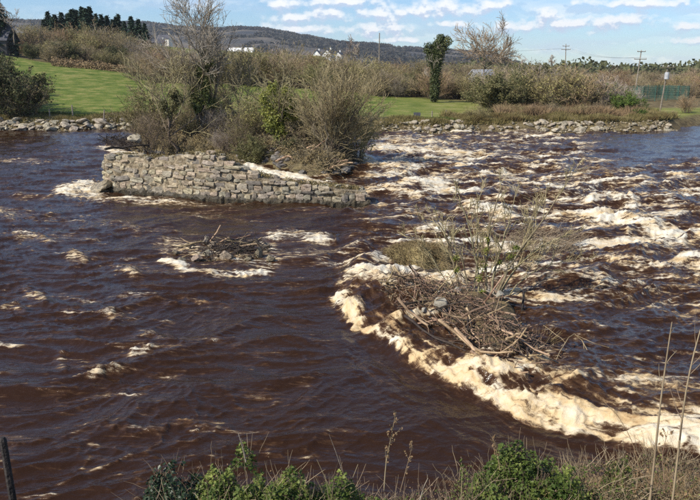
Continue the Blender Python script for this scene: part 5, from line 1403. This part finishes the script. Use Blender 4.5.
# small things downstream of the pile
p = G(521, 318)
fp = Geo().tube([(0, 0, -.3), (.02, 0, .35), (.03, 0, .70)], [.035, .032, .026], 8)
tag(link('mooring_post', fp.mesh('mooring_post', MATS['old_post']), None, tuple(p)), 'dark rotten post standing in the water right of the willow', 'post')
def tuft(p, h, n, m, label, seed, sp=.3):
    rg = np.random.default_rng(seed); K = 4; P = np.empty((n, K, 3)); a = rg.random(n) * 6.283; P[:, 0] = np.stack([np.cos(a) * .12 * rg.random(n), np.sin(a) * .12 * rg.random(n), np.full(n, -.05)], 1)
    d = np.stack([np.cos(a) * sp + .25, np.sin(a) * sp, np.ones(n)], 1) + rg.normal(size=(n, 3)) * .15; L = h * rg.uniform(.5, 1.1, n)[:, None] / (K - 1)
    for k in range(1, K): d[:, 2] -= .12; P[:, k] = P[:, k - 1] + d * L
    V, Q = tubes(P, np.tile([.006, .005, .004, .0015], (n, 1)), 3); return tag(link('grass_tuft', mesh_from('grass_tuft', V, Q, MATS[m]), None, tuple(p)), label, 'grass tuft')
tuft(G(540, 347), .45, 260, 'dry_straw2', 'pale dry tuft of grass in the water beside the rotten post', 7, .5)
tuft(G(520, 338), .35, 160, 'dry_straw2', 'smaller olive tuft of grass below the rotten post', 8, .4)
tuft(G(529, 330), .3, 140, 'dry_straw2', 'low tuft of grass just right of the rotten post', 9, .4)
mound('gravel_bar', [(508, 334), (520, 345), (548, 354), (562, 346), (540, 335)], .05, .4, .07, MATS['mound_earth'], .06, 9, 3)
BR = [(520, 372), (530, 384), (552, 380), (556, 366), (540, 358)]
twig_mass('driftwood_twigs', 700, BR, (1, -.3, .3), (.2, .7), .005, lambda x, y, d: .3 + 0 * x, 'twig_brown', 101)
stick(G(552, 372, .25), G(588, 352, .30), .012, .25, 'driftwood', 'thin arching stick at the downstream tip of the drift pile', None, 102, forks=3)
twig_mass('flood_wrack', 900, [(508, 238), (545, 232), (585, 240), (578, 256), (530, 256), (505, 250)], (1, .2, .6), (.25, .8), .006, lambda x, y, d: .35 + 0 * x, 'twig_brown', 103)
# ------------------------------------------------------------------ the near bank
def bank_shrub(label, cx, ptop, hw, D, depth, n, lsize, leaf, seed, pbot=505, dead=450, group=None, name='ivy_bush', twigs=380, ymul=1.0):
    rg = np.random.default_rng(seed); c = AT(cx, ptop, D); s = MPP(ptop, D); rx = hw * s * 1.3; zg = TZ(c[0], D) - .05; H = (c[2] - zg) * 1.02
    r = thing(name, label, 'shrub', (c[0], D, zg), 0, group)
    st = stems_paths(rg, 16, H * .8, rx * .8, 6, .012, 0, rx * .4); levels_min[0] = .002
    V, Q = tubes(*st, 5); link('stem', mesh_from('stem', V, Q, MATS['bark'], True), r)
    g1 = grow(rg, *st, 10, .3, 1, .6, .35, 4, .12, .18)
    V, Q = tubes(g1[0], np.maximum(g1[1], .002), 3); link('twigs', mesh_from('twigs', V, Q, MATS['twig_brown']), r)
    a = rg.random(n) * 6.283; u = rg.random(n) ** .5; hgt = rg.random(n)
    x = np.cos(a) * u; y = np.sin(a) * u; top = np.sqrt(np.clip(1 - u ** 5, 0, 1))
    top = top * (.80 + .30 * fbm(x * rx * 2.2 + seed, y * depth * 2.2, seed, 3)) * (.94 + .1 * gn(x * rx * 6, y * depth * 6, seed + 5))
    z = H * top * (1 - (1 - rg.random(n) ** .3) * .7)
    hole = gn(x * rx * 3.5, z * 3.5 + y * 2, seed + 9) > -.42
    C = np.stack([x * rx, y * depth, z], 1)[hole]; nn = np.stack([x * .7, y * .7 - .25, .5 + top * .6], 1)[hole]; nn /= np.linalg.norm(nn, axis=1, keepdims=True)
    V, Fc = ivy_leaves(rg, C, lsize, nn); link('foliage', mesh_from('foliage', V, Fc, MATS[leaf]), r)
    if dead:
        j = rg.integers(0, len(C), dead); V, Fc = leaf_quads(rg, C[j] + rg.normal(size=(dead, 3)) * .04 + [0, 0, .02], lsize * .6, nn[j], .3, .6); link('dead_leaves', mesh_from('dead_leaves', V, Fc, MATS['dead_leaf']), r)
    # shoots standing out of the top
    k = rg.integers(0, len(C), twigs); up = np.stack([np.zeros(twigs)] * 3, 1); P = np.empty((twigs, 5, 3)); P[:, 0] = C[k]; d = nn[k] + rg.normal(size=(twigs, 3)) * .5; d[:, 2] = np.abs(d[:, 2]) + .3; d /= np.linalg.norm(d, axis=1, keepdims=True); L = rg.uniform(.06, .26, twigs)[:, None] / 4
    for i in range(1, 5): d = d + rg.normal(size=d.shape) * .15; P[:, i] = P[:, i - 1] + d * L
    V, Q = tubes(P, np.tile([.0026, .0024, .002, .0016, .001], (twigs, 1)), 3); link('shoots', mesh_from('shoots', V, Q, MATS['twig_brown']), r)
    return r
def ivy_leaves(rg, C, size, nn, flat=.55):
    """five-pointed leaf of five triangles round the stalk"""
    N = len(C); n = rg.normal(size=(N, 3)) * (1 - flat) * .9 + nn * flat * 1.5; n /= np.linalg.norm(n, axis=1, keepdims=True)
    t = np.cross(n, rg.normal(size=(N, 3))); t /= np.linalg.norm(t, axis=1, keepdims=True); b = np.cross(n, t); s = (size * (.5 + .9 * rg.random(N)))[:, None]
    pr = [(-.35, 0, 0), (-.42, .34, .10), (.02, .42, .06), (.62, 0, -.10), (.02, -.42, .06), (-.42, -.34, .10)]
    V = np.stack([C + s * (t * p[0] + b * p[1] + n * p[2]) for p in pr], 1); idx = np.arange(N * 6).reshape(N, 6)
    Fc = np.concatenate([idx[:, [0, 1, 2]], idx[:, [0, 2, 3]], idx[:, [0, 3, 4]], idx[:, [0, 4, 5]]]); return V.reshape(-1, 3)[:, [1, 0, 2]][:, [1, 0, 2]], Fc[:, ::-1]

bank_shrub('dark evergreen bush in shade at the left of the near bank', 165, 447, 36, 5.2, .55, 8568, 0.030, 'shaded_shrub_leaf', 401)
bank_shrub('small dark sprig at the left of the shaded bush', 96, 484, 10, 5.4, .2, 618, 0.027, 'shaded_shrub_leaf', 402, twigs=20)
bank_shrub('sunlit ivy mound left of centre on the near bank', 222, 447, 46, 5.0, .55, 12376, 0.028, 'ground_ivy', 403)
bank_shrub('sunlit ivy mound between the shaded bush and the bramble, lower one', 275, 458, 42, 4.8, .5, 9996, 0.027, 'ground_ivy', 404, dead=150)
bank_shrub('sunlit ivy mound at the centre of the near bank', 335, 456, 48, 4.9, .5, 10948, 0.027, 'ground_ivy', 405, dead=260)
bank_shrub('low ivy tuft between the central ivy mound and the seeding stalk', 372, 474, 30, 4.8, .4, 5880, 0.026, 'ground_ivy', 412, dead=500)
bank_shrub('dry bramble tangle under the seeding stalk', 436, 474, 40, 4.9, .45, 900, .028, 'ground_ivy', 413, dead=1500, name='bramble_bush', twigs=460)
bank_shrub('thin reddish bramble with few leaves right of the ivy', 402, 468, 46, 4.9, .45, 3570, 0.020, 'ground_ivy', 406, dead=1400, name='bramble_bush', twigs=420)
bank_shrub('bushy green ivy mound on the right of the near bank', 535, 441, 54, 5.5, .6, 15469, 0.028, 'ground_ivy', 407, dead=500, twigs=320)
bank_shrub('dry bramble spreading left of the right hand ivy mound', 482, 470, 36, 5.2, .45, 2142, 0.019, 'ground_ivy', 408, dead=1500, name='bramble_bush', twigs=420)
bank_shrub('brown bramble right of the ivy mound among the dry grass', 600, 462, 40, 5.7, .5, 1666, 0.020, 'ground_ivy', 409, dead=1900, name='bramble_bush', twigs=460)
bank_shrub('brown bramble at the right edge of the near bank', 680, 462, 50, 6.0, .5, 714, 0.019, 'ground_ivy', 410, dead=1700, name='bramble_bush', twigs=520)
bank_shrub('small green sprout standing at the foot of the foam', 621, 443, 12, 6.0, .15, 380, 0.030, 'ground_ivy', 411, twigs=30, name='leafy_sprout')

def near_cover():
    rg = np.random.default_rng(420); n = 16000; px = rg.uniform(-40, 760, n); y = rg.uniform(4.2, 9.4, n); x = (px - 350) / F * y * 1.1; sh = near_shift(x); keep = (y - sh < 7.0) & (rg.random(n) < np.interp(px, [0, 380, 520, 620], [.25, .4, .8, 1.0])); x = x[keep]; y = y[keep]; N = len(x); z = terrain(x, y)
    K = 4; P = np.empty((N, K, 3)); P[:, 0] = np.stack([x, y, z], 1); d = rg.normal(size=(N, 3)) * .45; d[:, 2] = 1; L = rg.uniform(.08, .32, N)[:, None] / 3
    for k in range(1, K): d = d + rg.normal(size=d.shape) * .15; d[:, 2] -= .28; P[:, k] = P[:, k - 1] + d * L
    V, Q = tubes(P, np.tile([.0035, .003, .0024, .001], (N, 1)), 3); kind(link('dry_grass', mesh_from('dry_grass', V, Q, MATS['dry_straw'])), 'stuff')
    n = 9000; px = rg.uniform(-40, 760, n); y = rg.uniform(4.2, 9.2, n); x = (px - 350) / F * y * 1.1; k = y - near_shift(x) < 6.8; x, y = x[k], y[k]; C = np.stack([x, y, terrain(x, y) + .2 * rg.random(len(x)) ** 2], 1)
    V, Fc = leaf_quads(rg, C, .05, None, 0, .6); kind(link('leaf_litter', mesh_from('leaf_litter', V, Fc, MATS['dead_leaf'])), 'stuff')
near_cover()

def stalk(label, pts, D, r, seed, m='twig_brown', side=0, buds=0, name='dry_stalk', cat='stalk', bm='dead_leaf', bs=.03, slen=.25):
    rg = np.random.default_rng(seed); P = np.array([AT(*q, D) for q in pts]); t = np.linspace(0, 1, len(P)); tt = np.linspace(0, 1, 10); Q = np.stack([np.interp(tt, t, P[:, k]) for k in range(3)], 1); Q[1:-1] = (Q[:-2] + 2 * Q[1:-1] + Q[2:]) / 4
    O = Q[0].copy(); Q = Q - O; Rd = r * np.linspace(1, .4, 10); o = thing(name, label, cat, tuple(O))
    V, Fq = tubes(Q[None], Rd[None], 6); link('stem', mesh_from('stem', V, Fq, MATS[m], True), o)
    src = (Q[None], Rd[None])
    if side:
        g = grow(rg, *src, side, .25, .98, .6, slen, 5, .1, .1, .5); V, Fq = tubes(g[0], np.maximum(g[1], .0012), 4); link('side_shoots', mesh_from('side_shoots', V, Fq, MATS[m]), o); src = g
    if buds:
        i = rg.integers(0, len(src[0]), buds); k = rg.integers(src[0].shape[1] // 3, src[0].shape[1], buds); C = src[0][i, k] + rg.normal(size=(buds, 3)) * .006
        V, Fc = leaf_quads(rg, C, bs, None, 0, .6); link('seed_heads', mesh_from('seed_heads', V, Fc, MATS[bm]), o)
    return o
stalk('tall thin bare sapling crossing the foam, left of the two', [(650, 500), (655, 455), (660, 405), (667, 355), (672, 322)], 5.2, .011, 431, 'twig_brown', 4, name='bare_sapling', cat='sapling', slen=.12)
stalk('tall thin bare sapling with side twigs, right of the two', [(672, 505), (678, 455), (684, 400), (693, 355), (704, 318)], 5.0, .010, 432, 'twig_brown', 7, name='bare_sapling', cat='sapling', slen=.22)
stalk('tall seeding dock stalk rising from the bramble', [(384, 490), (386, 462), (391, 438), (396, 412)], 4.9, .006, 433, 'twig_brown', 9, 90, slen=.18, bs=.022)
stalk('dry stalk with a tuft leaning right of the seeding dock', [(400, 492), (406, 470), (410, 455), (413, 445)], 4.9, .004, 434, 'twig_brown', 5, 50, bs=.02)
stalk('pale broken stick standing up from the left ivy mound', [(246, 462), (243, 448), (238, 432)], 4.9, .007, 435, 'post_wood')
stalk('thin pale stick standing up from the central ivy mound', [(342, 470), (336, 452), (329, 434)], 4.9, .004, 436, 'post_wood')
stalk('forked dry stick at the lower middle of the near bank', [(420, 500), (424, 486), (428, 478)], 4.6, .006, 437, 'post_wood', 2)
stalk('curved dry twig left of the right hand ivy mound', [(448, 505), (446, 488), (442, 474), (436, 470)], 4.8, .004, 438, 'twig_brown', 3)
stalk('thin green tipped shoot left of the right hand ivy mound', [(461, 500), (462, 480), (463, 466)], 4.8, .004, 439, 'twig_olive', 3, 30, bm='ground_ivy')
stalk('reddish shoot above the right hand ivy mound', [(500, 470), (497, 452), (493, 438)], 5.3, .004, 440, 'twig_russet', 5, 30)
stalk('dry reddish shoot between the two saplings', [(664, 480), (662, 455), (668, 430)], 5.6, .004, 441, 'twig_russet', 6, 40)
stalk('thin arching cane in front of the foam', [(640, 470), (632, 440), (618, 415), (600, 398)], 5.6, .004, 442, 'twig_russet', 3)
stalk('short dry shoot at the bottom right corner', [(640, 505), (636, 488), (640, 470)], 5.0, .004, 443, 'twig_brown', 5, 40)
# old fence post at the left
p = AT(2.5, 437, 5.2); zg = TZ(p[0], 5.2)
g = Geo().tube([(.03, 0, -.2), (.015, 0, (p[2] - zg) * .6), (0, 0, p[2] - zg - .03), (0, 0, p[2] - zg)], [.034, .032, .030, .016], 8)
o = link('fence_post', g.mesh('fence_post', MATS['old_post']), None, (p[0], 5.2, zg)); tag(o, 'dark old fence post at the bottom left corner of the near bank', 'fence post')
# ------------------------------------------------------------------ the air
def haze():
    g = Geo().box((0, 2300, 107.4), (11200, 4760, 220))
    m = bpy.data.materials.new('pale_air'); m.use_nodes = True; nt = m.node_tree
    for n in list(nt.nodes):
        if n.type == 'BSDF_PRINCIPLED': nt.nodes.remove(n)
    v = nt.nodes.new('ShaderNodeVolumePrincipled'); v.inputs['Color'].default_value = (.86, .92, 1.0, 1); v.inputs['Density'].default_value = .00009; v.inputs['Anisotropy'].default_value = .2
    nt.links.new(v.outputs[0], nt.nodes['Material Output'].inputs['Volume'])
    m.cycles.homogeneous_volume = True
    kind(link('haze', g.mesh('haze', m)), 'stuff')
haze()

for o in bpy.data.objects:
    if o.parent and o.name.split('.')[0] in ('shoots', 'twigs', 'side_shoots', 'seed_heads', 'dead_leaves'): o['kind'] = 'stuff'
